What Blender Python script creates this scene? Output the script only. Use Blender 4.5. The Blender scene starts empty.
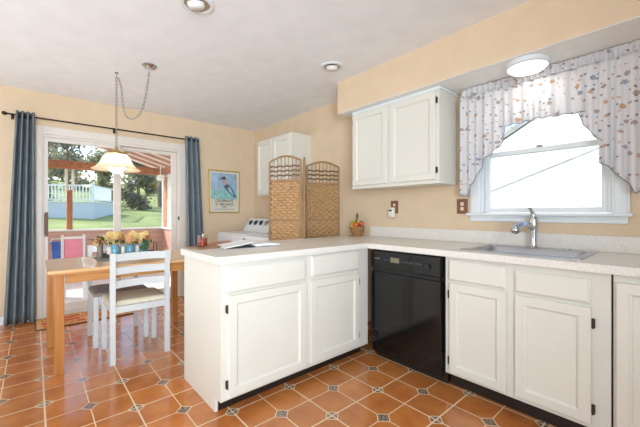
import bpy, bmesh, math, random
from mathutils import Vector, Matrix
random.seed(7)
SC = bpy.context.scene
COL = SC.collection
PI = math.pi

# ------------------------------------------------------------------ camera, sky, sun, large lights, exposure
cam_d = bpy.data.cameras.new('camera'); cam = bpy.data.objects.new('camera', cam_d); COL.objects.link(cam)
cam.location = (0, 0, 1.1605); cam.rotation_euler = (PI/2, 0, math.radians(48.7254))
cam_d.sensor_width = 36; cam_d.lens = 325.66*36/640; cam_d.shift_y = -0.83/640
cam_d.clip_start = 0.02; cam_d.clip_end = 400
SC.camera = cam
SC.view_settings.view_transform = 'Standard'; SC.view_settings.look = 'None'
SC.view_settings.gamma = 1; SC.view_settings.use_curve_mapping = False
SC.view_settings.exposure = 0.0

W = bpy.data.worlds.new('sky'); SC.world = W; W.use_nodes = True
wn = W.node_tree.nodes; wl = W.node_tree.links
sky = wn.new('ShaderNodeTexSky'); sky.sky_type = 'NISHITA'; sky.sun_disc = False
sky.sun_elevation = math.radians(38); sky.sun_rotation = math.radians(225); sky.air_density = 1.0; sky.dust_density = 1.5
wl.new(sky.outputs[0], wn['Background'].inputs[0]); wn['Background'].inputs[1].default_value = 0.46

def light(name, kind, loc, energy, color=(1, 1, 1), target=None, **kw):
    d = bpy.data.lights.new(name, kind); d.energy = energy; d.color = color
    for k, v in kw.items(): setattr(d, k, v)
    o = bpy.data.objects.new(name, d); COL.objects.link(o); o.location = loc
    if target is not None:
        o.rotation_euler = (Vector(target)-Vector(loc)).to_track_quat('-Z', 'Y').to_euler()
    return o
light('sun', 'SUN', (0, 0, 20), 5.2, (1, .95, .86), target=(20*.62, 20*.62, 20-20*.72), angle=.01)
# added, unseen area fills; stand in for rooms behind camera and a bounced flash
FILL_TINT = (.75, .885, 1)
light('fill_dining', 'AREA', (-3.3, -1.95, 1.35), 10, FILL_TINT, target=(-3.4, 3, 1.45), shape='RECTANGLE', size=2.4, size_y=1.9)
light('fill_kitchen', 'AREA', (-.2, -1.95, 1.5), 29, FILL_TINT, target=(-.4, 3, 1.5), shape='RECTANGLE', size=3.0, size_y=1.6)
light('fill_side', 'AREA', (1.85, -.4, 1.45), 118, FILL_TINT, target=(-4.3, 2.2, 1.6), shape='RECTANGLE', size=2.6, size_y=1.8, spread=1.6)
light('fill_ceiling', 'AREA', (-2.9, -1.2, .55), 30, FILL_TINT, target=(-3.3, -.3, 2.6), shape='RECTANGLE', size=3.2, size_y=1.3)  # added fill aimed up to brighten the ceiling evenly

# ------------------------------------------------------------------ materials
def rgb(r, g, b):
    f = lambda c: (c/255/12.92) if c/255 <= .04045 else ((c/255+.055)/1.055)**2.4
    return (f(r), f(g), f(b), 1)
def nmat(name):
    m = bpy.data.materials.new(name); m.use_nodes = True
    nt = m.node_tree; return m, nt, nt.nodes['Principled BSDF']
def mat(name, c, rough=.5, metal=0., noise=None, bump=None, spec=None, emit=None, trans=0., ior=None, coat=0.):
    """procedural: base colour broken up by a little noise, optional noise bump"""
    m, nt, b = nmat(name); N = nt.nodes; L = nt.links
    b.inputs['Roughness'].default_value = rough; b.inputs['Metallic'].default_value = metal
    if spec is not None: b.inputs['Specular IOR Level'].default_value = spec
    if ior: b.inputs['IOR'].default_value = ior
    b.inputs['Transmission Weight'].default_value = trans
    b.inputs['Coat Weight'].default_value = coat
    if emit:
        b.inputs['Emission Color'].default_value = emit[0]; b.inputs['Emission Strength'].default_value = emit[1]
    tc = N.new('ShaderNodeTexCoord')
    sc, amt = noise or (6., .03)
    nz = N.new('ShaderNodeTexNoise'); nz.inputs['Scale'].default_value = sc; nz.inputs['Detail'].default_value = 4
    L.new(tc.outputs['Object'], nz.inputs['Vector'])
    mr = N.new('ShaderNodeMapRange'); mr.inputs['From Min'].default_value = .3; mr.inputs['From Max'].default_value = .7
    mr.inputs['To Min'].default_value = 1-amt; mr.inputs['To Max'].default_value = 1+amt
    L.new(nz.outputs['Fac'], mr.inputs['Value'])
    mx = N.new('ShaderNodeVectorMath'); mx.operation = 'SCALE'; mx.inputs[0].default_value = c[:3]
    L.new(mr.outputs[0], mx.inputs['Scale']); L.new(mx.outputs[0], b.inputs['Base Color'])
    if bump:
        n2 = N.new('ShaderNodeTexNoise'); n2.inputs['Scale'].default_value = bump[0]; n2.inputs['Detail'].default_value = 3
        L.new(tc.outputs['Object'], n2.inputs['Vector'])
        bp = N.new('ShaderNodeBump'); bp.inputs['Strength'].default_value = bump[1]; bp.inputs['Distance'].default_value = bump[2]
        L.new(n2.outputs['Fac'], bp.inputs['Height']); L.new(bp.outputs[0], b.inputs['Normal'])
    return m

M = {}
M['wall'] = mat('tan_wall_paint', rgb(221, 196, 165), .85, bump=(180, .08, .002))
M['wallb'] = M['wall']
M['soffit'] = M['wall']
M['ceil'] = mat('white_ceiling_paint', rgb(243, 243, 243), .9, bump=(120, .1, .002))
M['soffit_under'] = mat('white_soffit_paint', rgb(246, 245, 240), .85)
M['trim'] = mat('white_trim_paint', rgb(228, 231, 232), .45)
M['cab'] = mat('white_cabinet_paint', rgb(222, 218, 206), .42, noise=(3, .02), bump=(60, .04, .001))
M['cabframe'] = mat('white_frame_paint', rgb(217, 213, 202), .45, noise=(3, .02))
M['black'] = mat('black_enamel', rgb(14, 14, 15), .12)
M['blackmat'] = mat('black_plastic', rgb(22, 21, 21), .45)
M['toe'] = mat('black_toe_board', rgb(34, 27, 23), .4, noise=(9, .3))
M['hinge'] = mat('dark_bronze_hinge', rgb(70, 60, 50), .35, .7)
M['steel'] = mat('brushed_steel', rgb(182, 185, 190), .28, 1.)
M['chrome'] = mat('chrome', rgb(205, 208, 212), .12, 1.)
M['white_enamel'] = mat('white_enamel', rgb(236, 238, 240), .25)
M['dark_grey'] = mat('dark_grey_plastic', rgb(60, 66, 74), .4)
M['rod'] = mat('dark_bronze_rod', rgb(45, 36, 32), .35, .6)
M['chair'] = mat('white_chair_paint', rgb(206, 206, 204), .4, noise=(8, .03))
M['cushion_beige'] = mat('beige_seat_fabric', rgb(214, 203, 178), .9, bump=(300, .3, .002))
M['cushion_taupe'] = mat('taupe_seat_fabric', rgb(140, 128, 122), .9, bump=(300, .3, .002))
M['brass'] = mat('aged_brass', rgb(186, 160, 110), .3, .9)
M['nickel'] = mat('nickel_chain', rgb(170, 165, 158), .3, .9)
M['bulb'] = mat('lit_globe', rgb(255, 246, 228), .4, emit=((1, .95, .84, 1), 7))
M['diffuser'] = mat('lit_diffuser', rgb(255, 255, 255), .4, emit=((1, .99, .97, 1), 1.6))
M['eyeball'] = mat('white_eyeball_lens', rgb(224, 222, 216), .5)
M['can'] = mat('tan_can_reflector', rgb(176, 152, 120), .35)
M['gold'] = mat('gold_frame', rgb(200, 164, 84), .35, .5)
M['paper'] = mat('cream_paper', rgb(232, 224, 206), .8)
M['whitepaper'] = mat('white_paper', rgb(232, 230, 226), .7, noise=(40, .06))
M['blue_sky_print'] = mat('blue_print', rgb(170, 194, 216), .6, noise=(14, .25))
M['teal_print'] = mat('teal_print', rgb(150, 204, 200), .6, noise=(18, .25))
M['navy_print'] = mat('navy_print', rgb(76, 92, 122), .6)
M['pink_print'] = mat('pale_pink_print', rgb(202, 176, 172), .6)
M['ink'] = mat('dark_ink', rgb(84, 76, 76), .7)
M['rattan_frame'] = mat('rattan_frame', rgb(156, 118, 78), .6, noise=(30, .12))
M['weave'] = mat('woven_paper_rope', rgb(188, 146, 100), .8, noise=(45, .22), bump=(220, .4, .002))
M['cord'] = mat('dark_twine', rgb(110, 86, 62), .8)
M['plate'] = mat('brown_outlet_plate', rgb(128, 84, 62), .4)
M['ivory'] = mat('ivory_receptacle', rgb(222, 204, 182), .4)
M['glassjar'] = mat('red_wax', rgb(150, 52, 30), .25)
M['board'] = mat('brown_board', rgb(150, 110, 78), .5, noise=(20, .2))
M['wicker'] = mat('wicker', rgb(172, 126, 74), .7, noise=(70, .35), bump=(120, .6, .004))
M['lime'] = mat('lime_fruit', rgb(178, 190, 60), .4, noise=(30, .12))
M['orange_fruit'] = mat('orange_fruit', rgb(226, 104, 44), .4, noise=(30, .1))
M['red_fruit'] = mat('red_fruit', rgb(196, 96, 70), .4, noise=(30, .15))
M['gold_fruit'] = mat('golden_fruit', rgb(206, 160, 84), .45, noise=(30, .15))
M['leaf'] = mat('dark_leaf', rgb(50, 84, 44), .6, noise=(30, .3))
M['stemwood'] = mat('dark_stem', rgb(84, 70, 52), .7)
M['teal_jar'] = mat('teal_glass_jar', rgb(112, 166, 186), .15, noise=(20, .1))
M['white_jar'] = mat('white_jar', rgb(226, 220, 208), .35)
M['brown_jar'] = mat('grey_brown_stoneware', rgb(120, 112, 100), .4, noise=(30, .25))
M['petal_orange'] = mat('orange_petals', rgb(232, 184, 132), .8, noise=(60, .25))
M['petal_yellow'] = mat('yellow_petals', rgb(240, 212, 146), .8, noise=(60, .2))
M['petal_rust'] = mat('rust_petals', rgb(196, 140, 92), .8, noise=(60, .25))
M['wire'] = mat('dark_wire', rgb(62, 58, 56), .4, .4)
M['placemat'] = mat('grey_placemat', rgb(136, 130, 124), .85, noise=(120, .2))
M['pull'] = mat('brown_wood_pull', rgb(112, 66, 40), .45)
M['vinyl'] = mat('white_vinyl', rgb(224, 214, 203), .35)
M['porchwood'] = mat('porch_cedar', rgb(172, 116, 80), .7, noise=(12, .25))
M['rafterwood'] = mat('pink_brown_rafter', rgb(190, 148, 128), .7, noise=(10, .12))
M['porchfloor'] = mat('porch_floor_paint', rgb(236, 236, 236), .5)
M['lawn'] = mat('lawn_grass', rgb(150, 162, 100), .95, noise=(.35, .35), bump=(30, .6, .05))
M['deckblue'] = mat('pale_blue_skirting', rgb(208, 215, 226), .7)
M['deckwhite'] = mat('white_railing', rgb(240, 242, 242), .6)
M['bark'] = mat('tree_bark', rgb(140, 126, 112), .9, noise=(8, .3))
M['pinkplastic'] = mat('pink_plastic', rgb(244, 150, 172), .4)
M['blueplastic'] = mat('blue_plastic', rgb(44, 110, 200), .4)
M['whitesiding'] = mat('white_siding', rgb(240, 242, 244), .7)
M['greytrim'] = mat('grey_flashing', rgb(186, 186, 188), .6)
M['roofgrey'] = mat('grey_shingle', rgb(150, 150, 152), .9, noise=(8, .15))

def thin_glass(name, tint=(1, 1, 1, 1), fac=1.0):
    m = bpy.data.materials.new(name); m.use_nodes = True
    nt = m.node_tree; N = nt.nodes; L = nt.links; N.clear()
    out = N.new('ShaderNodeOutputMaterial'); mx = N.new('ShaderNodeMixShader')
    tr = N.new('ShaderNodeBsdfTransparent'); tr.inputs[0].default_value = tint
    gl = N.new('ShaderNodeBsdfGlossy'); gl.inputs['Roughness'].default_value = 0.0
    # Schlick reflectance, the same from both faces of the pane
    ge = N.new('ShaderNodeNewGeometry'); dt = N.new('ShaderNodeVectorMath'); dt.operation = 'DOT_PRODUCT'
    L.new(ge.outputs['Normal'], dt.inputs[0]); L.new(ge.outputs['Incoming'], dt.inputs[1])
    def mm(op, a, b):
        n = N.new('ShaderNodeMath'); n.operation = op
        for k, q in enumerate((a, b)):
            if isinstance(q, (int, float)): n.inputs[k].default_value = q
            else: L.new(q, n.inputs[k])
        return n.outputs[0]
    sch = mm('ADD', .045, mm('MULTIPLY', .95, mm('POWER', mm('SUBTRACT', 1, mm('ABSOLUTE', dt.outputs['Value'], 0)), 5)))
    L.new(sch, mx.inputs[0]); L.new(tr.outputs[0], mx.inputs[1]); L.new(gl.outputs[0], mx.inputs[2]); L.new(mx.outputs[0], out.inputs[0])
    return m
M['glass'] = thin_glass('clear_pane', (.97, .98, .98, 1))

def translucent(name, c, tw=.5, rough=.5):
    m, nt, b = nmat(name); N = nt.nodes; L = nt.links
    b.inputs['Base Color'].default_value = c; b.inputs['Roughness'].default_value = rough
    tl = N.new('ShaderNodeBsdfTranslucent'); tl.inputs[0].default_value = c
    mx = N.new('ShaderNodeMixShader'); mx.inputs[0].default_value = tw
    L.new(b.outputs[0], mx.inputs[1]); L.new(tl.outputs[0], mx.inputs[2])
    L.new(mx.outputs[0], N['Material Output'].inputs[0]); return m
M['shade'] = translucent('alabaster_glass', rgb(250, 242, 224), .6, .3)
M['roofpanel'] = translucent('porch_roof_panel', rgb(240, 222, 210), .7)

# striped bits -------------------------------------------------------------------------------
def wood(name, c1, c2, axis='Y', scale=9, rough=.35, coat=.15):
    m, nt, b = nmat(name); N = nt.nodes; L = nt.links
    tc = N.new('ShaderNodeTexCoord'); mp = N.new('ShaderNodeMapping')
    s = [scale*4]*3; s['XYZ'.index(axis)] = scale*.25; mp.inputs['Scale'].default_value = s
    nz = N.new('ShaderNodeTexNoise'); nz.inputs['Scale'].default_value = 1; nz.inputs['Detail'].default_value = 6
    cr = N.new('ShaderNodeValToRGB'); cr.color_ramp.elements[0].position = .35; cr.color_ramp.elements[1].position = .68
    cr.color_ramp.elements[0].color = c1; cr.color_ramp.elements[1].color = c2
    L.new(tc.outputs['Object'], mp.inputs[0]); L.new(mp.outputs[0], nz.inputs['Vector']); L.new(nz.outputs['Fac'], cr.inputs[0])
    L.new(cr.outputs[0], b.inputs['Base Color']); b.inputs['Roughness'].default_value = rough; b.inputs['Coat Weight'].default_value = coat
    return m
M['oak_y'] = wood('honey_oak_long', rgb(174, 112, 54), rgb(202, 144, 80), 'Y')
M['oak_z'] = wood('honey_oak_leg', rgb(166, 104, 46), rgb(192, 128, 64), 'Z')
M['table_top'] = wood('honey_oak_top_sheen', rgb(206, 158, 108), rgb(222, 182, 134), 'Y', rough=.3, coat=.3)  # lighter than the legs: bright reflection from the door put into the colour
M['porchboard'] = wood('porch_boards', rgb(176, 138, 126), rgb(204, 166, 152), 'Y', 6, .7, 0)
M['fabric_curtain'] = wood('slate_curtain_fabric', rgb(100, 111, 117), rgb(136, 146, 150), 'Z', 22, .9, 0)

def tile_mat():
    m, nt, b = nmat('terracotta_tile'); b.inputs['Specular IOR Level'].default_value = .8; N = nt.nodes; L = nt.links
    def mth(op, a, b_=None, c=None):
        n = N.new('ShaderNodeMath'); n.operation = op
        for i, v in enumerate((a, b_, c)):
            if v is None: continue
            if isinstance(v, (int, float)): n.inputs[i].default_value = v
            else: L.new(v, n.inputs[i])
        return n.outputs[0]
    tc = N.new('ShaderNodeTexCoord'); sp = N.new('ShaderNodeSeparateXYZ'); L.new(tc.outputs['Object'], sp.inputs[0])
    p = .411
    u = mth('DIVIDE', mth('ADD', sp.outputs[0], .121+p*40), p); v = mth('DIVIDE', mth('SUBTRACT', sp.outputs[1], .0466-p*40), p)
    def dist(a, off):   # distance (in periods) to nearest integer + off
        return mth('ABSOLUTE', mth('SUBTRACT', mth('FRACT', mth('ADD', a, .5-off)), .5))
    ui, vi, uh, vh = dist(u, 0), dist(v, 0), dist(u, .5), dist(v, .5)
    d = mth('MINIMUM', mth('ADD', ui, vi), mth('ADD', uh, vh))         # diamond distance
    lines_i = mth('LESS_THAN', mth('MINIMUM', ui, vi), .0105)          # real joints
    lines_h = mth('LESS_THAN', mth('MINIMUM', uh, vh), .0076)          # printed joints
    inside = mth('LESS_THAN', d, .102); border = mth('MULTIPLY', mth('LESS_THAN', d, .122), mth('SUBTRACT', 1, inside))
    outside = mth('GREATER_THAN', d, .122)
    line = mth('MAXIMUM', mth('MAXIMUM', lines_i, mth('MULTIPLY', lines_h, outside)), border)
    # tile body colour: noise mottling + a tone per tile
    nz = N.new('ShaderNodeTexNoise'); nz.inputs['Scale'].default_value = 7; nz.inputs['Detail'].default_value = 6; L.new(tc.outputs['Object'], nz.inputs['Vector'])
    cr = N.new('ShaderNodeValToRGB'); e = cr.color_ramp.elements
    e[0].position = .3; e[0].color = rgb(178, 103, 50); e[1].position = .72; e[1].color = rgb(206, 132, 70)
    L.new(nz.outputs['Fac'], cr.inputs[0])
    cm = N.new('ShaderNodeCombineXYZ'); L.new(mth('FLOOR', mth('MULTIPLY', u, 2)), cm.inputs[0]); L.new(mth('FLOOR', mth('MULTIPLY', v, 2)), cm.inputs[1])
    wn_ = N.new('ShaderNodeTexWhiteNoise'); wn_.noise_dimensions = '2D'; L.new(cm.outputs[0], wn_.inputs['Vector'])
    tone = mth('ADD', .9, mth('MULTIPLY', wn_.outputs['Value'], .2))
    body = N.new('ShaderNodeVectorMath'); body.operation = 'SCALE'; L.new(cr.outputs[0], body.inputs[0]); L.new(tone, body.inputs['Scale'])
    n2 = N.new('ShaderNodeTexNoise'); n2.inputs['Scale'].default_value = 70; n2.inputs['Detail'].default_value = 2; L.new(tc.outputs['Object'], n2.inputs['Vector'])
    c2 = N.new('ShaderNodeValToRGB'); c2.color_ramp.elements[0].position = .4; c2.color_ramp.elements[1].position = .62
    c2.color_ramp.elements[0].color = rgb(90, 72, 64); c2.color_ramp.elements[1].color = rgb(172, 148, 126); L.new(n2.outputs['Fac'], c2.inputs[0])
    def mix(f, a, b_):
        n = N.new('ShaderNodeMix'); n.data_type = 'RGBA'; L.new(f, n.inputs['Factor'])
        for k, s in ((6, a), (7, b_)):
            if isinstance(s, tuple): n.inputs[k].default_value = s
            else: L.new(s, n.inputs[k])
        return n.outputs[2]
    c = mix(inside, body.outputs[0], c2.outputs[0]); c = mix(line, c, rgb(230, 204, 168))
    L.new(c, b.inputs['Base Color'])
    L.new(mth('ADD', .17, mth('MULTIPLY', line, .45)), b.inputs['Roughness'])
    bp = N.new('ShaderNodeBump'); bp.inputs['Strength'].default_value = .25; bp.inputs['Distance'].default_value = .003
    hh = mth('ADD', mth('SUBTRACT', 1, lines_i), mth('MULTIPLY', nz.outputs['Fac'], .35)); L.new(hh, bp.inputs['Height']); L.new(bp.outputs[0], b.inputs['Normal'])
    return m
M['tile'] = tile_mat()

def speckle(name, base, dark, scale=160, lo=.36, hi=.5, rough=.35):
    m, nt, b = nmat(name); N = nt.nodes; L = nt.links
    tc = N.new('ShaderNodeTexCoord'); nz = N.new('ShaderNodeTexNoise'); nz.inputs['Scale'].default_value = scale; nz.inputs['Detail'].default_value = 3
    cr = N.new('ShaderNodeValToRGB'); cr.color_ramp.elements[0].position = lo; cr.color_ramp.elements[1].position = hi
    cr.color_ramp.elements[0].color = dark; cr.color_ramp.elements[1].color = base
    L.new(tc.outputs['Object'], nz.inputs['Vector']); L.new(nz.outputs['Fac'], cr.inputs[0]); L.new(cr.outputs[0], b.inputs['Base Color'])
    b.inputs['Roughness'].default_value = rough; return m
M['counter'] = speckle('speckled_laminate', rgb(231, 226, 217), rgb(219, 211, 200), 130, .3, .6, .3)

def motif_mat():
    m, nt, b = nmat('printed_cotton'); N = nt.nodes; L = nt.links
    tc = N.new('ShaderNodeTexCoord'); mp = N.new('ShaderNodeMapping'); mp.inputs['Scale'].default_value = (1, .001, 1)
    L.new(tc.outputs['Object'], mp.inputs[0])
    nz = N.new('ShaderNodeTexNoise'); nz.inputs['Scale'].default_value = 60; nz.inputs['Detail'].default_value = 1; L.new(mp.outputs[0], nz.inputs['Vector'])
    ad = N.new('ShaderNodeMix'); ad.data_type = 'VECTOR'; ad.inputs['Factor'].default_value = .02
    L.new(mp.outputs[0], ad.inputs[4]); L.new(nz.outputs['Color'], ad.inputs[5])
    def layer(scale, r, c):
        v = N.new('ShaderNodeTexVoronoi'); v.inputs['Scale'].default_value = scale; v.inputs['Randomness'].default_value = .75
        L.new(ad.outputs[1], v.inputs['Vector'])
        lt = N.new('ShaderNodeMath'); lt.operation = 'LESS_THAN'; lt.inputs[1].default_value = r; L.new(v.outputs['Distance'], lt.inputs[0])
        cr = N.new('ShaderNodeValToRGB'); cr.color_ramp.interpolation = 'CONSTANT'
        el = cr.color_ramp.elements; el[0].color = c[0]; el[1].position = .3; el[1].color = c[1]
        for q, cc in enumerate(c[2:]):
            k = el.new(.5+.2*q); k.color = cc
        sp = N.new('ShaderNodeSeparateColor'); L.new(v.outputs['Color'], sp.inputs[0]); L.new(sp.outputs[0], cr.inputs[0])
        return lt.outputs[0], cr.outputs[0]
    base = rgb(238, 235, 235)
    f1, c1 = layer(14.5, .21, [rgb(192, 172, 160), rgb(214, 176, 146), rgb(170, 178, 194), rgb(186, 172, 166)])
    f2, c2 = layer(27, .19, [rgb(140, 146, 164), rgb(164, 144, 138), rgb(220, 180, 146), rgb(180, 172, 172)])
    m1 = N.new('ShaderNodeMix'); m1.data_type = 'RGBA'; m1.inputs[6].default_value = base
    L.new(f1, m1.inputs['Factor']); L.new(c1, m1.inputs[7])
    m2 = N.new('ShaderNodeMix'); m2.data_type = 'RGBA'; L.new(m1.outputs[2], m2.inputs[6]); L.new(f2, m2.inputs['Factor']); L.new(c2, m2.inputs[7])
    b.inputs['Roughness'].default_value = .9; L.new(m2.outputs[2], b.inputs['Base Color'])
    tl = N.new('ShaderNodeBsdfTranslucent'); L.new(m2.outputs[2], tl.inputs[0])
    mx = N.new('ShaderNodeMixShader'); mx.inputs[0].default_value = .3
    L.new(b.outputs[0], mx.inputs[1]); L.new(tl.outputs[0], mx.inputs[2]); L.new(mx.outputs[0], N['Material Output'].inputs[0])
    return m
M['print'] = motif_mat()
M['hem'] = mat('grey_blue_hem', rgb(120, 128, 146), .9)

def leafmat(name, cols):
    m, nt, b = nmat(name); N = nt.nodes; L = nt.links
    g = N.new('ShaderNodeNewGeometry'); cr = N.new('ShaderNodeValToRGB')
    el = cr.color_ramp.elements; el[0].color = cols[0]; el[1].color = cols[-1]
    for q, c in enumerate(cols[1:-1]):
        k = el.new((q+1)/(len(cols)-1)); k.color = c
    L.new(g.outputs['Random Per Island'], cr.inputs[0]); L.new(cr.outputs[0], b.inputs['Base Color']); b.inputs['Roughness'].default_value = .8
    tl = N.new('ShaderNodeBsdfTranslucent'); L.new(cr.outputs[0], tl.inputs[0])
    mx = N.new('ShaderNodeMixShader'); mx.inputs[0].default_value = .3
    L.new(b.outputs[0], mx.inputs[1]); L.new(tl.outputs[0], mx.inputs[2]); L.new(mx.outputs[0], N['Material Output'].inputs[0])
    return m
M['leaf_green'] = leafmat('green_leaves', [rgb(112, 122, 92), rgb(150, 152, 116), rgb(190, 178, 140)])
M['leaf_dark'] = leafmat('dark_leaves', [rgb(104, 112, 96), rgb(130, 134, 116), rgb(160, 160, 140)])
M['leaf_autumn'] = leafmat('autumn_leaves', [rgb(196, 128, 58), rgb(214, 170, 92), rgb(166, 142, 82), rgb(224, 206, 150)])

def rug_mat():
    m, nt, b = nmat('scroll_pattern_mat'); N = nt.nodes; L = nt.links
    tc = N.new('ShaderNodeTexCoord'); wv = N.new('ShaderNodeTexVoronoi'); wv.inputs['Scale'].default_value = 9; wv.feature = 'F1'
    wv.inputs['Randomness'].default_value = .6
    L.new(tc.outputs['Object'], wv.inputs['Vector'])
    cr = N.new('ShaderNodeValToRGB'); cr.color_ramp.interpolation = 'CONSTANT'; el = cr.color_ramp.elements
    el[0].color = rgb(206, 96, 52); el[1].position = .25; el[1].color = rgb(188, 60, 34)
    k = el.new(.42); k.color = rgb(222, 170, 104); k = el.new(.6); k.color = rgb(196, 82, 44); k = el.new(.72); k.color = rgb(220, 168, 106)
    L.new(wv.outputs['Distance'], cr.inputs[0]); L.new(cr.outputs[0], b.inputs['Base Color']); b.inputs['Roughness'].default_value = .95
    return m
M['rug'] = rug_mat(); M['rugtan'] = mat('tan_mat_border', rgb(208, 164, 110), .95, noise=(60, .15)); M['rugdark'] = mat('dark_mat_edge', rgb(92, 58, 44), .95)

def magazine_mat():
    m, nt, b = nmat('orange_print_page'); N = nt.nodes; L = nt.links
    tc = N.new('ShaderNodeTexCoord'); vz = N.new('ShaderNodeTexVoronoi'); vz.inputs['Scale'].default_value = 28; L.new(tc.outputs['Object'], vz.inputs['Vector'])
    cr = N.new('ShaderNodeValToRGB'); el = cr.color_ramp.elements; el[0].color = rgb(176, 92, 52); el[1].color = rgb(226, 150, 98)
    k = el.new(.5); k.color = rgb(150, 92, 70)
    sp = N.new('ShaderNodeSeparateColor'); L.new(vz.outputs['Color'], sp.inputs[0]); L.new(sp.outputs[0], cr.inputs[0]); L.new(cr.outputs[0], b.inputs['Base Color'])
    b.inputs['Roughness'].default_value = .3; return m
M['magazine'] = magazine_mat()

# ------------------------------------------------------------------ mesh helpers
class MB:
    def __init__(s): s.bm = bmesh.new()
    def box(s, x0, x1, y0, y1, z0, z1, bev=0., mtx=None):
        r = bmesh.ops.create_cube(s.bm, size=1)['verts']
        for v in r:
            v.co = Vector(((x0+x1)/2+v.co.x*(x1-x0), (y0+y1)/2+v.co.y*(y1-y0), (z0+z1)/2+v.co.z*(z1-z0)))
        if bev > 0:
            es = list({e for v in r for e in v.link_edges})
            q = bmesh.ops.bevel(s.bm, geom=es, offset=bev, segments=2, affect='EDGES', profile=.5)
            r = list({v for f in q['faces'] for v in f.verts} | {v for v in r if v.is_valid})
        if mtx is not None:
            for v in r: v.co = mtx @ v.co
        return s
    def mesh(s, vs, fs):
        b = [s.bm.verts.new(v) for v in vs]
        for f in fs:
            try: s.bm.faces.new([b[i] for i in f])
            except ValueError: pass
        return s
    def loops(s, rings, cap0=True, cap1=True, closed=True):
        """rings: lists of equal point counts; quads between successive rings"""
        n = len(rings[0]); b = [[s.bm.verts.new(p) for p in r] for r in rings]
        for a, c in zip(b[:-1], b[1:]):
            for i in range(n if closed else n-1):
                j = (i+1) % n
                try: s.bm.faces.new((a[i], a[j], c[j], c[i]))
                except ValueError: pass
        if cap0: s.bm.faces.new(list(reversed(b[0])))
        if cap1: s.bm.faces.new(b[-1])
        return s
    def lathe(s, prof, c=(0, 0, 0), n=24, mtx=None, cap0=True, cap1=True):
        rings = []
        for r, z in prof:
            ring = [Vector((c[0]+r*math.cos(2*PI*i/n), c[1]+r*math.sin(2*PI*i/n), c[2]+z)) for i in range(n)]
            if mtx is not None: ring = [mtx @ p for p in ring]
            rings.append(ring)
        return s.loops(rings, cap0, cap1)
    def tube(s, pts, r, n=8, cyclic=False):
        pts = [Vector(p) for p in pts]; rs = r if isinstance(r, (list, tuple)) else [r]*len(pts)
        rings = []; up = None
        for i, p in enumerate(pts):
            if cyclic: t = pts[(i+1) % len(pts)]-pts[i-1]
            else: t = pts[min(i+1, len(pts)-1)]-pts[max(i-1, 0)]
            t.normalize()
            if up is None: up = Vector((0, 0, 1)) if abs(t.z) < .9 else Vector((1, 0, 0))
            a = t.cross(up).normalized(); b = a.cross(t).normalized(); up = b
            rings.append([p+a*rs[i]*math.cos(2*PI*k/n)+b*rs[i]*math.sin(2*PI*k/n) for k in range(n)])
        if cyclic: rings.append(rings[0]); return s.loops(rings, False, False)
        return s.loops(rings)
    def ball(s, c, r, seg=14, scale=(1, 1, 1)):
        q = bmesh.ops.create_uvsphere(s.bm, u_segments=seg, v_segments=max(6, seg*2//3), radius=r)['verts']
        for v in q: v.co = Vector((c[0]+v.co.x*scale[0], c[1]+v.co.y*scale[1], c[2]+v.co.z*scale[2]))
        return s
    def quadleaf(s, c, sz, rnd):
        a = Vector((rnd.gauss(0, 1), rnd.gauss(0, 1), rnd.gauss(0, 1))).normalized()
        b = a.orthogonal().normalized(); b = Matrix.Rotation(rnd.uniform(0, 2*PI), 3, a) @ b; d = a.cross(b)
        c = Vector(c)
        return s.mesh([c-b*sz, c+d*sz*.55, c+b*sz, c-d*sz*.55], [(0, 1, 2, 3)])

WM = {}
def build(name, mb, m, parent=None, smooth=None, xf=None):
    bm = mb.bm
    if xf is not None: bm.transform(xf)
    bmesh.ops.remove_doubles(bm, verts=bm.verts, dist=1e-6) if len(bm.verts) < 4000 else None
    bmesh.ops.recalc_face_normals(bm, faces=bm.faces)
    if parent is not None: bm.transform(WM[parent.name].inverted())
    me = bpy.data.meshes.new(name); bm.to_mesh(me); bm.free()
    if smooth is not None:
        for p in me.polygons: p.use_smooth = True
        if smooth < 3: me.set_sharp_from_angle(angle=smooth)
    me.materials.append(m)
    o = bpy.data.objects.new(name, me); COL.objects.link(o)
    if parent is not None: o.parent = parent; WM[o.name] = WM[parent.name]
    else: WM[o.name] = Matrix()
    return o
def tag(o, label, cat, group=None):
    o['label'] = label; o['category'] = cat
    if group: o['group'] = group
    return o
def thing(name, label, cat, loc=(0, 0, 0), rz=0, group=None):
    o = bpy.data.objects.new(name, None); COL.objects.link(o); o.location = loc; o.rotation_euler = (0, 0, rz); o.empty_display_size = .1
    WM[o.name] = Matrix.Translation(loc) @ Matrix.Rotation(rz, 4, 'Z')
    return tag(o, label, cat, group)
def struct(o): o['kind'] = 'structure'; return o
def solo(name, mb, m, label, cat, loc, group=None, smooth=None):
    """a thing that is one mesh; geometry given in world space, origin moved to its base"""
    mb.bm.transform(Matrix.Translation(-Vector(loc)))
    o = build(name, mb, m, None, smooth); o.location = loc; WM[o.name] = Matrix.Translation(loc)
    return tag(o, label, cat, group)
def B(*a, **k): return MB().box(*a, **k)

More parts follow.
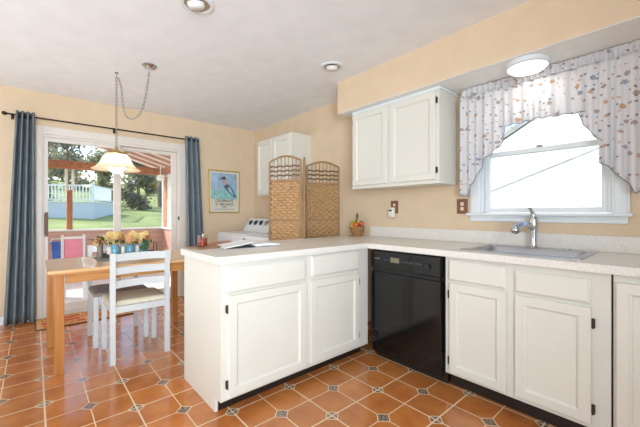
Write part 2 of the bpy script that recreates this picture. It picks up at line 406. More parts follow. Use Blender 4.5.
def nested(w, h, prof):
    """rectangle loops in the (u,z) plane; prof = (inset, depth) list"""
    return [[Vector((i, -d, i)), Vector((w-i, -d, i)), Vector((w-i, -d, h-i)), Vector((i, -d, h-i))] for i, d in prof]
def frame_xf(face, a, z, pos):
    """local u,-n,z -> world. face '-y': u = +x, front towards -y ; '+x': u = +y, front towards +x"""
    if face == '-y': return Matrix.Translation((a, pos, z))
    return Matrix.Translation((pos, a, z)) @ Matrix.Rotation(PI/2, 4, 'Z')
def door_mesh(w, h, t=.02, fr=.055):
    return MB().loops(nested(w, h, [(0, 0), (0, t-.004), (.004, t), (fr-.012, t), (fr-.009, t+.001), (fr, t-.004), (fr+.004, t-.011), (fr+.010, t-.011)]))
def drawer_mesh(w, h, t=.02):
    return MB().loops(nested(w, h, [(0, 0), (0, t-.008), (.012, t)]))
def cab_door(parent, face, a0, a1, z0, z1, pos, hinge=None, dark=True, fr=.055):
    X = frame_xf(face, a0, z0, pos)
    d = build('door', door_mesh(a1-a0, z1-z0, fr=fr), M['cab'], parent, xf=X)
    if hinge:
        u = -.007 if hinge == 'l' else (a1-a0)+.007
        for zz in (.075, (z1-z0)-.075):
            mb = MB().tube([(u, -.012, zz-.025), (u, -.012, zz+.025)], .005, 8).box(u-.007, u+.007, -.008, -.0005, zz-.022, zz+.022, .001)
            build('hinge', mb, M['hinge'] if dark else M['nickel'], d, xf=X)
    return d
def cab_drawer(parent, face, a0, a1, z0, z1, pos):
    return build('drawer', drawer_mesh(a1-a0, z1-z0), M['cab'], parent, xf=frame_xf(face, a0, z0, pos))

# ------------------------------------------------------------------ the room
XB, YA, H = -4.69, 2.695, 2.481
X1, Y1 = 1.9, -2.0
SX, SY, SZ = -2.376, 2.323, 2.163        # soffit
struct(build('floor', B(XB-.12, X1, Y1, YA, -.08, 0), M['tile']))
struct(build('ceiling', B(XB-.12, X1, Y1, YA+.12, H, H+.1), M['ceil']))
DY0, DY1, DZ = .06, 1.515, 2.03            # door opening
w = B(XB-.12, XB, Y1, DY0, 0, H).box(XB-.12, XB, DY1, YA+.12, 0, H).box(XB-.12, XB, DY0, DY1, DZ, H)
struct(build('wall_left', w, M['wall']))
WX0, WX1, WZ0, WZ1 = -1.12, -.31, 1.15, 2.06
w = B(XB, WX0, YA, YA+.12, 0, H).box(WX1, X1, YA, YA+.12, 0, H).box(WX0, WX1, YA, YA+.12, 0, WZ0).box(WX0, WX1, YA, YA+.12, WZ1, H)
struct(build('wall_back', w, M['wall']))
struct(build('wall_right', B(X1, X1+.1, Y1, YA+.12, 0, H), M['wall']))
struct(build('wall_front', B(XB-.12, X1+.1, Y1-.1, Y1, 0, H), M['wall']))
sf = struct(build('soffit', B(SX, X1, SY, YA, SZ+.004, H), M['soffit']))
build('soffit_underside', B(SX+.003, X1, SY+.003, YA, SZ, SZ+.0039), M['soffit_under'], sf)
struct(build('baseboard_left', B(XB, XB+.014, Y1, DY0-.07, 0, .085, .003).box(XB, XB+.014, DY1+.085, YA, 0, .085, .003), M['trim']))
struct(build('baseboard_back', B(XB+.015, -2.37, YA-.014, YA, 0, .085, .003), M['trim']))

# sliding patio door
dr = thing('door_1', 'white sliding glass patio door with brown wooden pull', 'door', (XB, .79, 0)); dr['kind'] = 'structure'
cz = .018
mb = B(XB, XB+cz, -.005, DY0+.006, 0, 2.111, .003).box(XB, XB+cz, DY1-.004, 1.595, 0, 2.111, .003).box(XB, XB+cz, DY0+.006, DY1-.004, DZ-.006, 2.111, .003)
build('casing', mb, M['vinyl'], dr)
mb = B(XB-.118, XB, DY0, DY0+.02, 0, DZ).box(XB-.118, XB, DY1-.02, DY1, 0, DZ).box(XB-.118, XB, DY0+.02, DY1-.02, DZ-.03, DZ).box(XB-.118, XB, DY0+.02, DY1-.02, 0.001, .035)
build('jamb', mb, M['vinyl'], dr)
def sash(name, y0, y1, x, st_l, st_r):
    t = .036; z0, z1, rt, rb = .036, DZ-.031, .045, .09
    mb = B(x, x+t, y0, y0+st_l, z0, z1, .003).box(x, x+t, y1-st_r, y1, z0, z1, .003).box(x, x+t, y0+st_l, y1-st_r, z1-rt, z1, .003).box(x, x+t, y0+st_l, y1-st_r, z0, z0+rb, .003)
    s = build(name, mb, M['vinyl'], dr)
    build('glass_pane', B(x+.015, x+.019, y0+st_l-.004, y1-st_r+.004, z0+rb-.004, z1-rt+.004), M['glass'], s)
    return s
s1 = sash('sliding_panel', DY0+.021, .815, XB-.05, .035, .075)
s2 = sash('fixed_panel', .745, DY1-.021, XB-.1, .075, .062)
ph = build('pull_handle', B(XB+.022, XB+.048, .088, .116, .90, 1.165, .006).box(XB-.002, XB+.022, .094, .110, .94, .965).box(XB-.002, XB+.022, .094, .110, 1.10, 1.125), M['pull'], s1)
build('backplate', B(XB-.0135, XB-.0025, .085, .113, .92, 1.145, .002), M['blackmat'], s1)
build('latch', B(XB+.001, XB+.02, 1.496, 1.512, 1.06, 1.11, .003), M['blackmat'], dr)

# kitchen window
wd = thing('window_1', 'white double hung kitchen window over the sink', 'window', ((WX0+WX1)/2, YA, WZ0)); wd['kind'] = 'structure'
mb = B(-1.19, WX0+.012, YA-.02, YA, 1.158, 2.12, .004).box(WX1-.012, -.24, YA-.02, YA, 1.158, 2.12, .004).box(WX0+.012, WX1-.012, YA-.02, YA, WZ1-.01, 2.12, .004)
mb.box(-1.178, WX0, YA-.026, YA-.019, 1.158, 2.11, .003).box(WX1, -.252, YA-.026, YA-.019, 1.158, 2.11, .003)
build('casing', mb, M['trim'], wd)
build('stool', B(-1.215, -.225, YA-.05, YA, 1.137, 1.158, .006).box(WX0, WX1, YA, YA+.1, 1.151, 1.158), M['trim'], wd)
mb = MB()
prof = [(-.0, 1.09), (-.016, 1.094), (-.016, 1.115), (-.022, 1.128), (-.022, 1.1365), (0, 1.1365)]
mb.loops([[Vector((x, YA+y, z)) for y, z in prof] for x in (-1.19, -.25)])
build('apron', mb, M['trim'], wd)
mb = B(WX0, WX0+.03, YA, YA+.118, 1.16, WZ1).box(WX1-.03, WX1, YA, YA+.118, 1.16, WZ1).box(WX0+.03, WX1-.03, YA, YA+.118, WZ1-.03, WZ1)
build('jamb', mb, M['trim'], wd)
def wsash(name, z0, z1, y):
    x0, x1, st = WX0+.031, WX1-.031, .036
    mb = B(x0, x0+st, y, y+.03, z0, z1, .003).box(x1-st, x1, y, y+.03, z0, z1, .003).box(x0+st, x1-st, y, y+.03, z0, z0+.036, .003).box(x0+st, x1-st, y, y+.03, z1-.034, z1, .003)
    s = build(name, mb, M['trim'], wd); build('glass_pane', B(x0+st-.003, x1-st+.003, y+.012, y+.016, z0+.033, z1-.031), M['glass'], s); return s
l = wsash('lower_sash', 1.161, 1.632, YA+.02)
build('sash_lock', B(-.735, -.695, YA+.012, YA+.03, 1.632, 1.645, .003), M['nickel'], l)
wsash('upper_sash', 1.6, WZ1-.031, YA+.055)

# ------------------------------------------------------------------ outside: porch, yard, neighbour
PX, PY0, PY1, PZ = -7.3, -3.2, 2.02, -.06
struct(build('porch_floor', B(PX-.1, XB-.12, PY0, PY1+.1, PZ-.1, PZ), M['porchfloor']))
pw = struct(build('porch_wall', B(PX-.08, PX, PY0, PY1+.08, PZ, .83).box(PX, XB-.121, PY1, PY1+.08, PZ, .83), M['porchboard']))
build('porch_baseboard', B(PX+.0005, PX+.02, PY0, PY1-.02, PZ+.001, .22, .003).box(PX+.02, XB-.121, PY1-.02, PY1-.0005, PZ+.001, .22, .003), M['deckwhite'], pw)
build('sill_cap', B(PX-.1, PX+.03, PY0, PY1+.1, .831, .862, .004).box(PX+.03, XB-.121, PY1-.03, PY1+.1, .831, .862, .004), M['trim'], pw)
def post(x, y, z0, z1, m, lab, s=.05):
    return solo('porch_post', B(x-s, x+s, y-s, y+s, z0, z1, .004), m, lab, 'post', (x, y, z0))
post(PX-.03, .475, .863, 1.56, M['porchwood'], 'brown porch post rising from the half wall behind the left glass', .042)
for y, lab in ((.43, 'thin white porch upright on the left above the brown post'), (.525, 'thin white porch upright on the right above the brown post')):
    solo('porch_upright', B(PX-.055, PX-.005, y-.02, y+.02, 1.562, 1.94, .003), M['trim'], lab, 'upright', (PX-.03, y, 1.562))
post(PX-.02, 2.045, .863, 1.94, M['trim'], 'white corner post of the porch where the half walls meet', .025)
solo('porch_upright', B(PX+.1, PX+.3, PY1, PY1+.06, .863, 1.94, .003), M['porchwood'], 'grey brown board upright just right of the porch corner post', 'upright', (PX+.2, PY1+.03, .863))
solo('porch_upright', B(PX+.33, PX+.66, PY1, PY1+.06, .863, 1.94, .003), M['trim'], 'wide white upright on the porch side wall nearest the patio door latch', 'upright', (PX+.5, PY1+.03, .863))
struct(build('porch_beam', B(PX-.09, PX+.03, PY0, PY1+.08, 1.941, 2.08, .005).box(PX+.031, XB-.121, PY1-.03, PY1+.08, 1.941, 2.08, .005), M['porchwood']))
RY, EZ, RS = -.6, 2.085, .30
rz_ = lambda y: EZ+(PY1-y)*RS
prof = [(PY1+.25, -.0), (RY, -.0), (PY0, 0), (PY0, .02), (RY, .02), (PY1+.25, .02)]
rzz_ = lambda y: rz_(y) if y >= RY else rz_(RY)-(RY-y)*RS
rf = struct(build('porch_roof', MB().loops([[Vector((x, y, rzz_(y)+d)) for y, d in prof] for x in (PX-.3, XB-.121)]), M['roofpanel']))
for k in range(13):
    x = PX+.08+k*.19; dp, ww, mm = (.045, .06, 'rafterwood') if k % 2 == 0 else (.02, .04, 'deckwhite')
    build('rafter', MB().loops([[Vector((x+dx, PY1-.035, rz_(PY1-.035)-.0005)), Vector((x+dx, RY, rz_(RY)-.0005)), Vector((x+dx, RY, rz_(RY)-dp)), Vector((x+dx, PY1-.035, rz_(PY1-.035)-dp))] for dx in (0, ww)]), M[mm], rf)
lamp = solo('porch_lantern', MB().lathe([(.05, 0), (.075, .02), (.075, .09), (.03, .12)], (PX+.3, PY1-.12, 1.80), 16).tube([(PX+.3, PY1-.12, 1.91), (PX+.3, PY1-.12, 2.10)], .01, 6), M['deckwhite'], 'small white lantern hung at the porch corner', 'light', (PX+.3, PY1-.12, 1.80), smooth=.6)
rnd = random.Random(3)
hp = thing('hanging_plant', 'small green plant hanging from the porch beam at the far left of the glass', 'plant', (-6.9, .12, 2.3))
mb = MB()
for _ in range(160): mb.quadleaf((-6.9+rnd.gauss(0, .07), .12+rnd.gauss(0, .1), 2.36+rnd.gauss(0, .06)), .04, rnd)
build('foliage', mb, M['leaf_dark'], hp); build('pot', MB().lathe([(.05, 0), (.08, .1)], (-6.9, .12, 2.22), 14), M['brown_jar'], hp)
build('hanger', MB().tube([(-6.9, .12, 2.3), (-6.9, .12, 2.64)], .006, 6), M['wire'], hp)

# toys on the porch
kc = thing('child_chair', "white framed child's chair with a pink back standing on the porch", 'chair', (-5.5, .36, PZ))
for (x, y) in ((-5.56, .285), (-5.56, .52), (-5.26, .285), (-5.26, .52)):
    build('leg', MB().box(x-.015, x+.015, y-.015, y+.015, PZ, (.86 if x < -5.4 else .5), .004), M['deckwhite'], kc)
build('backrest', B(-5.57, -5.55, .302, .503, .5, .80, .008), M['pinkplastic'], kc)
build('seat', B(-5.57, -5.24, .302, .503, .46, .49, .006), M['pinkplastic'], kc)
build('top_rail', B(-5.575, -5.545, .301, .504, .801, .835, .006), M['deckwhite'], kc)
bt = thing('storage_tub', "blue plastic tub standing beside the pink child's chair on the porch", 'tub', (-5.9, .29, PZ))
build('tub_body', MB().loops([[Vector((-5.9+sx*a, .27+sy*a, z)) for sx, sy in ((-1, -1), (1, -1), (1, 1), (-1, 1))] for a, z in ((.08, .46), (.09, .72), (.10, .72), (.10, .75), (.085, .75), (.075, .49))]), M['blueplastic'], bt)
build('stand', B(-5.97, -5.83, .2, .34, PZ, .459, .006), M['deckwhite'], bt)
build('handle', MB().tube([(-5.9, .18, .752), (-5.9, .18, .79), (-5.9, .36, .79), (-5.9, .36, .752)], .01, 8), M['deckwhite'], bt)

# yard
def gz(x, y):
    d = max(0, -x-8); e = max(0, y-3)
    z = -.35+.092*d+.0*e+.02*max(0, d-20)
    return z+.12*math.sin(x*.23)*math.cos(y*.19)*min(1, d/6)
mb = MB(); nx, ny = 50, 50; V = []
for i in range(nx+1):
    for j in range(ny+1):
        x = -7.45-75*(i/nx)**1.5; y = -45+95*j/ny; V.append((x, y, gz(x, y)))
mb.mesh(V, [(i*(ny+1)+j, (i+1)*(ny+1)+j, (i+1)*(ny+1)+j+1, i*(ny+1)+j+1) for i in range(nx) for j in range(ny)])
struct(build('lawn', mb, M['lawn'], smooth=3.2))
struct(build('side_yard', B(-7.45, 12, YA+.14, 40, -.5, -.36), M['lawn']))

dx, dy1, dz = -19.8, 2.25, 1.70
dk = thing('garden_deck', 'raised garden deck with white railing and pale blue skirting', 'deck', (dx, dy1, .3), math.radians(-25))
DX = WM[dk.name] @ Matrix.Translation((0, 0, -.3))
L_, D2 = 4.6, 3.0
build('skirting', B(-D2, 0, -L_, 0, .3, dz-.02), M['deckblue'], dk, xf=DX)
build('deck_floor', B(-D2-.05, .05, -L_-.05, .05, dz-.019, dz+.04), M['deckwhite'], dk, xf=DX)
build('top_rail', B(-.05, .04, -L_, 0, dz+.78, dz+.85).box(-D2, -.05, -.09, 0, dz+.78, dz+.85), M['deckwhite'], dk, xf=DX)
build('bottom_rail', B(-.04, .03, -L_, 0, dz+.1, dz+.15).box(-D2, -.05, -.07, -.01, dz+.1, dz+.15), M['deckwhite'], dk, xf=DX)
for k in range(30): build('baluster', B(-.02, .02, -.2-k*.145, -.155-k*.145, dz+.151, dz+.779), M['deckwhite'], dk, xf=DX)
for k in range(18): build('baluster', B(-.25-k*.145, -.205-k*.145, -.06, -.02, dz+.151, dz+.779), M['deckwhite'], dk, xf=DX)
for y in (-2.4, -.1): build('post', B(-.06, .05, y, y+.11, dz+.041, dz+.95), M['deckwhite'], dk, xf=DX)

def tree(x, y, h, cw, ch, m, label, trunk=.18, n=1600, leaf=.22, seed=1, low=.3):
    r = random.Random(seed); z = gz(x, y) if x < -7.5 else -.4
    t = thing('tree', label, 'tree', (x, y, z))
    lean = r.uniform(-.3, .3)
    mbt = MB().tube([(x, y, z-.1), (x+lean*.3, y+lean*.2, z+h*.4), (x+lean, y+lean*.5, z+h*.85)], [trunk*1.3, trunk, trunk*.3], 9)
    for k in range(5):
        a = r.uniform(0, 2*PI); zz = z+h*r.uniform(.35, .6)
        mbt.tube([(x+lean*.4, y+lean*.2, zz), (x+math.cos(a)*cw*.5, y+math.sin(a)*cw*.5, zz+h*.2)], [trunk*.5, trunk*.15], 6)
    build('trunk', mbt, M['bark'], t, smooth=.9)
    mbl = MB(); cl = [(x+r.gauss(0, cw*.45), y+r.gauss(0, cw*.45), z+h*low+(h*(1-low))*(k_+.5)/14, cw*r.uniform(.3, .5)) for k_ in range(14)]
    for k in range(n):
        c = r.choice(cl); mbl.quadleaf((c[0]+r.gauss(0, c[3]*.6), c[1]+r.gauss(0, c[3]*.6), max(z+.1, c[2]+r.gauss(0, c[3]*.5))), leaf*r.uniform(.6, 1.3), r)
    build('crown', mbl, m, t)
G, D_, A_ = M['leaf_green'], M['leaf_dark'], M['leaf_autumn']
tree(-29, .2, 4.0, 1.3, 3, G, 'green bushy tree directly behind the deck railing', seed=11, low=.05, leaf=.13, n=3000)
tree(-30, -3.6, 4.6, 1.4, 3, A_, 'autumn coloured tree behind the left end of the deck', seed=12, low=.05, leaf=.13, n=2600)
tree(-31.5, 4.3, 4.2, 1.1, 3, G, 'green tree just right of the deck corner', seed=21, low=.05, leaf=.13, n=2600)
tree(-26.6, 5.75, 3.7, .85, 3, D_, 'grey green bush behind the middle of the patio door', seed=13, low=.0, leaf=.12, n=3200, trunk=.1)
tree(-49.5, 12.2, 5, 1.5, 3, A_, 'golden autumn tree far up the lawn', seed=15, low=.1, leaf=.2, n=2400)
tree(-29.2, 8.0, 9.5, 1.1, 3, A_, 'tall trunked tree on the lawn seen through the right glass', trunk=.24, seed=16, low=.62, leaf=.16, n=900)
tree(-50, 3, 8, 2.6, 3, D_, 'broad tree on the far hill behind the deck', seed=17, low=.05, leaf=.25, n=3000)
tree(-55, -11, 9, 3, 3, D_, 'grey green tree on the far hill at the left', seed=18, low=.05, leaf=.3, n=2600)
tree(-60, 24, 9, 3, 3, D_, 'grey green tree on the far hill at the right', seed=19, low=.05, leaf=.3, n=2600)
tree(-64, 15, 9, 3, 3, G, 'green tree on the far hill behind the golden tree', seed=22, low=.05, leaf=.3, n=2600)
tree(-4.6, 12.2, 4.6, 1.4, 3, A_, 'pale leafy tree beside the white house outside the kitchen window', seed=20, low=.2, leaf=.13, n=1800, trunk=.1)

nh = thing('neighbouring_house', 'white sided gabled house outside the kitchen window', 'house', (1, 9, -.4))
hy = 7.0
def rake(x): return 2.475+(x+2.67)*.57
gx0, gx1, gx2 = -3.4, .6, 4.6
mb = MB(); pl = [(gx0, -.4), (gx2, -.4), (gx2, rake(gx0)), (gx1, rake(gx1)), (gx0, rake(gx0))]
mb.loops([[Vector((x, y, z)) for x, z in pl] for y in (hy, hy+2.1)])
build('wall', mb, M['whitesiding'], nh)
mb = MB().loops([[Vector((gx0-.3, y, rake(gx0-.3)+.02)), Vector((gx1, y, rake(gx1)+.02)), Vector((gx2+.3, y, rake(gx0-.3)+.02)), Vector((gx2+.3, y, rake(gx0-.3)+.1)), Vector((gx1, y, rake(gx1)+.12)), Vector((gx0-.3, y, rake(gx0-.3)+.1))] for y in (hy-.03, hy+2.2)])
build('roof', mb, M['roofgrey'], nh)
mb = MB().loops([[Vector((x, y, z)) for y, z in ((hy-.02, zz), (hy-.001, zz), (hy-.001, zz+.035), (hy-.02, zz+.035))] for x, zz in ((-2.9, 1.515), (-.2, 2.535))])
build('flashing', mb, M['greytrim'], nh)

# ------------------------------------------------------------------ base cabinets
C = .914; CT = .04
XFc = -1.75
pc = thing('peninsula_cabinet', 'white peninsula base cabinet with two drawers above two doors', 'cabinet', (-2.04, .79, 0))
T = .086
mb = B(-2.34, XFc, .808, 2.058, T, C-CT-.001, .0015)
build('body', mb, M['cabframe'], pc)
mb = MB(); pr = [(-2.34, 0), (-1.826, 0), (-1.826, T), (XFc, T), (XFc, C-CT-.001), (-2.34, C-CT-.001)]
mb.loops([[Vector((x, y, z)) for x, z in pr] for y in (.79, .8075)])
build('end_panel', mb, M['cab'], pc)
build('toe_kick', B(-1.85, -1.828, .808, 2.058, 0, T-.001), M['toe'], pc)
cab_drawer(pc, '+x', .82, 1.395, .70, .845, XFc); cab_drawer(pc, '+x', 1.445, 1.935, .712, .858, XFc)
cab_door(pc, '+x', .832, 1.395, .105, .685, XFc, 'l'); cab_door(pc, '+x', 1.44, 1.935, .115, .688, XFc, 'r', dark=False)

YF = 2.059
dw = thing('dishwasher', 'black built in dishwasher between the peninsula and the sink cabinet', 'dishwasher', (-1.395, 2.35, 0))
x0, x1 = -1.70, -1.088
build('body', B(x0+.004, x1-.004, YF+.012, 2.64, .1, .868), M['blackmat'], dw)
dd = build('door', B(x0+.006, x1-.006, YF-.03, YF+.011, .236, .70, .006).box(x0+.006, x1-.006, YF-.024, YF+.011, .222, .235), M['black'], dw)
cp = build('control_panel', B(x0+.006, x1-.006, YF-.034, YF+.011, .725, .862, .008), M['black'], dw)
build('handle_recess', B(x0+.02, x1-.02, YF-.018, YF+.011, .701, .7245), M['blackmat'], dw)
build('display', B(-1.50, -1.42, YF-.0355, YF-.0345, .785, .822, .0003), mat('green_grey_display', rgb(120, 116, 92), .3), cp)
for k in range(9):
    x = (-1.555+k*.022) if k < 2 else (-1.405+(k-2)*.026)
    build('button', B(x, x+.015, YF-.0365, YF-.0345, .792, .806, .0005), M['dark_grey'], cp)
build('badge', B(-1.655, -1.60, YF-.0355, YF-.0345, .80, .806), M['nickel'], cp)
build('dial', MB().lathe([(.022, 0), (.02, .012)], n=20, mtx=Matrix.Translation((-1.19, YF-.0345, .79)) @ Matrix.Rotation(PI/2, 4, 'X')), M['blackmat'], cp)
build('lower_panel', B(x0+.01, x1-.01, YF-.01, YF+.011, .055, .22, .004), M['black'], dw)
build('toe_kick', B(x0, x1, YF+.05, YF+.07, 0, .0985), M['toe'], dw)

sk = thing('sink_cabinet', 'white sink base cabinet with two false drawer fronts over two doors', 'cabinet', (-.66, 2.38, 0))
x0, x1, zt = -1.078, -.25, C-CT-.001
mb = B(x0, x1, YF, YF+.02, .1, zt, .001).box(x0, x0+.018, YF+.02, 2.68, .1, zt).box(x1-.018, x1, YF+.02, 2.68, .1, zt).box(x0+.018, x1-.018, YF+.02, 2.68, .1, .118).box(x0+.018, x1-.018, 2.66, 2.68, .118, zt)
build('body', mb, M['cabframe'], sk)
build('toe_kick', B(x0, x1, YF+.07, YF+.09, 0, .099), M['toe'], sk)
def fy(u):   # a helper x on face plane
    return u
cab_drawer(sk, '-y', -1.052, -.708, .718, .852, YF); cab_drawer(sk, '-y', -.66, -.325, .712, .832, YF)
cab_door(sk, '-y', -1.045, -.703, .118, .702, YF, 'l'); cab_door(sk, '-y', -.658, -.322, .125, .695, YF, 'r')

ec = thing('end_cabinet', 'white base cabinet with one tall door at the right edge of the photo', 'cabinet', (.1, 2.38, 0))
build('body', B(-.242, .6, YF, 2.68, .1, zt, .001), M['cabframe'], ec)
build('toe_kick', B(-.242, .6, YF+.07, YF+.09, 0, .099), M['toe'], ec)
cab_door(ec, '-y', -.232, .22, .11, .836, YF, 'r')
build('gap_shade', B(-.2493, -.2423, YF+.004, YF+.4, .1, zt), M['blackmat'], ec)  # black strip stands in for the shade in the gap between cabinets

# ------------------------------------------------------------------ counter, sink, faucet
cy0 = 2.018; HX0, HX1, HY0, HY1 = -1.0, -.40, 2.165, 2.60
ct = thing('countertop', 'cream speckled laminate countertop running along the wall and over the peninsula', 'countertop', (-1.7, 2.0, C-CT))
z0, z1 = C-CT, C
mb = MB()
pl = [(-1.715, .755), (-1.715, cy0), (HX0, cy0), (HX0, YA-.001), (-2.45, YA-.001), (-2.45, .96), (-2.31, .755)]
mb.loops([[Vector((x, y, z)) for x, y in pl] for z in (z0, z1)])
mb.box(HX1, 1.2, cy0, YA-.001, z0, z1).box(HX0, HX1, cy0, HY0, z0, z1).box(HX0, HX1, HY1, YA-.001, z0, z1)
build('worktop', mb, M['counter'], ct)
build('backsplash', B(-2.24, 1.2, YA-.021, YA-.001, C+.0005, C+.103, .004), M['counter'], ct)

si = thing('sink', 'stainless steel drop in single bowl sink', 'sink', (-.7, 2.4, C))
ring = lambda x0, x1, y0, y1, z: [Vector((x0, y0, z)), Vector((x1, y0, z)), Vector((x1, y1, z)), Vector((x0, y1, z))]
def rring(x0, x1, y0, y1, z, r, n=5):
    o = []
    for cx_, cy_, a0 in ((x0+r, y0+r, PI), (x1-r, y0+r, 1.5*PI), (x1-r, y1-r, 0), (x0+r, y1-r, .5*PI)):
        for k in range(n+1): a = a0+k*PI/2/n; o.append(Vector((cx_+r*math.cos(a), cy_+r*math.sin(a), z)))
    return o
mb = MB().loops([rring(-1.025, -.375, 2.137, 2.667, C+.0006, .02), rring(-1.025, -.375, 2.137, 2.667, C+.004, .02), rring(-1.018, -.382, 2.144, 2.66, C+.006, .02),
                 rring(-.985, -.415, 2.182, 2.565, C+.005, .05), rring(-.978, -.422, 2.189, 2.558, C-.004, .05), rring(-.965, -.435, 2.205, 2.545, C-.15, .06), rring(-.93, -.47, 2.24, 2.51, C-.17, .05)], False, True)
build('basin', mb, M['steel'], si, smooth=.7)
build('drain', MB().lathe([(.045, 0), (.04, .004), (.02, .002)], (-.7, 2.37, C-.1695), 20), M['chrome'], si, smooth=.6)

fa = thing('kitchen_faucet', 'chrome pull out kitchen faucet standing behind the sink bowl', 'faucet', (-.722, 2.615, C+.006))
fx, fy_, fz = -.722, 2.612, C+.0065
build('base', MB().lathe([(.032, 0), (.03, .008), (.024, .014)], (fx, fy_, fz), 24), M['chrome'], fa, smooth=.6)
build('column', MB().lathe([(.021, .0135), (.019, .05), (.021, .10), (.027, .15), (.029, .19), (.02, .215)], (fx, fy_, fz), 24), M['chrome'], fa, smooth=.9)
build('spout', MB().tube([(fx-.002, fy_-.012, fz+.13), (fx-.012, fy_-.05, fz+.152), (fx-.03, fy_-.10, fz+.155), (fx-.046, fy_-.14, fz+.145), (fx-.056, fy_-.165, fz+.128)], [.017, .018, .021, .027, .028], 14), M['chrome'], fa, smooth=.9)
build('spray_head', MB().ball((fx-.060, fy_-.172, fz+.124), .031, 18, (1, 1, .9)), M['chrome'], fa, smooth=3.2)
build('lever', MB().tube([(fx, fy_, fz+.205), (fx-.004, fy_-.004, fz+.235), (fx-.012, fy_-.016, fz+.262), (fx-.024, fy_-.03, fz+.272)], [.016, .012, .012, .007], 10), M['chrome'], fa, smooth=.9)
tag(build('deck_cap', MB().lathe([(.02, 0), (.018, .006)], (-.53, 2.615, C+.0066), 18), M['chrome']), 'round steel hole cover on the sink deck right of the faucet', 'cap')

# ------------------------------------------------------------------ wall cabinets
def crown(x0, x1, y0, y1, z): return B(x0, x1, y0, y1, z-.022, z, .004)
uc = thing('wall_cabinet', 'white two door wall cabinet under the soffit left of the kitchen window', 'cabinet', (-1.78, 2.55, 1.394))
build('body', B(-2.2425, -1.3096, 2.4005, YA-.001, 1.394, 2.1605, .002), M['cab'], uc)
build('crown_strip', B(-2.2435, -1.3, 2.395, YA-.001, 2.14, 2.1615, .003), M['trim'], uc)
cab_door(uc, '-y', -2.222, -1.808, 1.425, 2.128, 2.4, 'l', dark=False); cab_door(uc, '-y', -1.772, -1.335, 1.425, 2.128, 2.4, 'r')
lc = thing('laundry_wall_cabinet', 'white wall cabinet hung above the laundry machines behind the screen', 'cabinet', (-3.63, 2.53, 1.396))
build('body', B(-4.03, -3.235, 2.376, YA-.001, 1.396, 2.155, .002), M['cab'], lc)
cab_door(lc, '-y', -4.018, -3.66, 1.415, 2.135, 2.375, None); cab_door(lc, '-y', -3.63, -3.25, 1.415, 2.135, 2.375, None)

# ------------------------------------------------------------------ laundry machines
wa = thing('washing_machine', 'white top load washer with sloped dial console in the corner', 'washer', (-4.22, 2.33, 0))
build('body', B(-4.575, -3.845, 2.02, 2.66, 0, .862, .008), M['white_enamel'], wa)
build('lid', B(-4.55, -3.87, 2.03, 2.43, .863, .882, .006), M['white_enamel'], wa)
mb = MB().loops([[Vector((x, y, z)) for y, z in ((2.43, .883), (2.65, .883), (2.65, 1.07), (2.55, 1.07))] for x in (-4.575, -3.845)])
cn = build('console', mb, M['white_enamel'], wa)
sl = Vector((0, .12, .187)).normalized(); nr = Vector((0, -.187, .12)).normalized()
for k in range(4):
    c = Vector((-4.47+k*.15, 2.43, .883))+sl*.15
    mt = Matrix.Translation(c+nr*.001) @ nr.to_track_quat('Z', 'Y').to_matrix().to_4x4()
    build('dial', MB().lathe([(.042, 0), (.042, .006), (.025, .008), (.022, .025)], n=18, mtx=mt), M['dark_grey'] if k != 3 else M['nickel'], cn)
dy = thing('clothes_dryer', 'white dryer with a front knob beside the washer behind the folding screen', 'dryer', (-3.47, 2.33, 0))
build('body', B(-3.83, -3.13, 2.02, 2.66, 0, .868, .008), M['white_enamel'], dy)
build('door', B(-3.75, -3.21, 2.004, 2.019, .2, .72, .006), M['white_enamel'], dy)
build('control_strip', B(-3.82, -3.14, 2.012, 2.0195, .74, .85, .003), M['white_enamel'], dy)
build('knob', MB().lathe([(.03, 0), (.026, .025)], n=18, mtx=Matrix.Translation((-3.74, 2.011, .805)) @ Matrix.Rotation(PI/2, 4, 'X')), M['nickel'], dy)

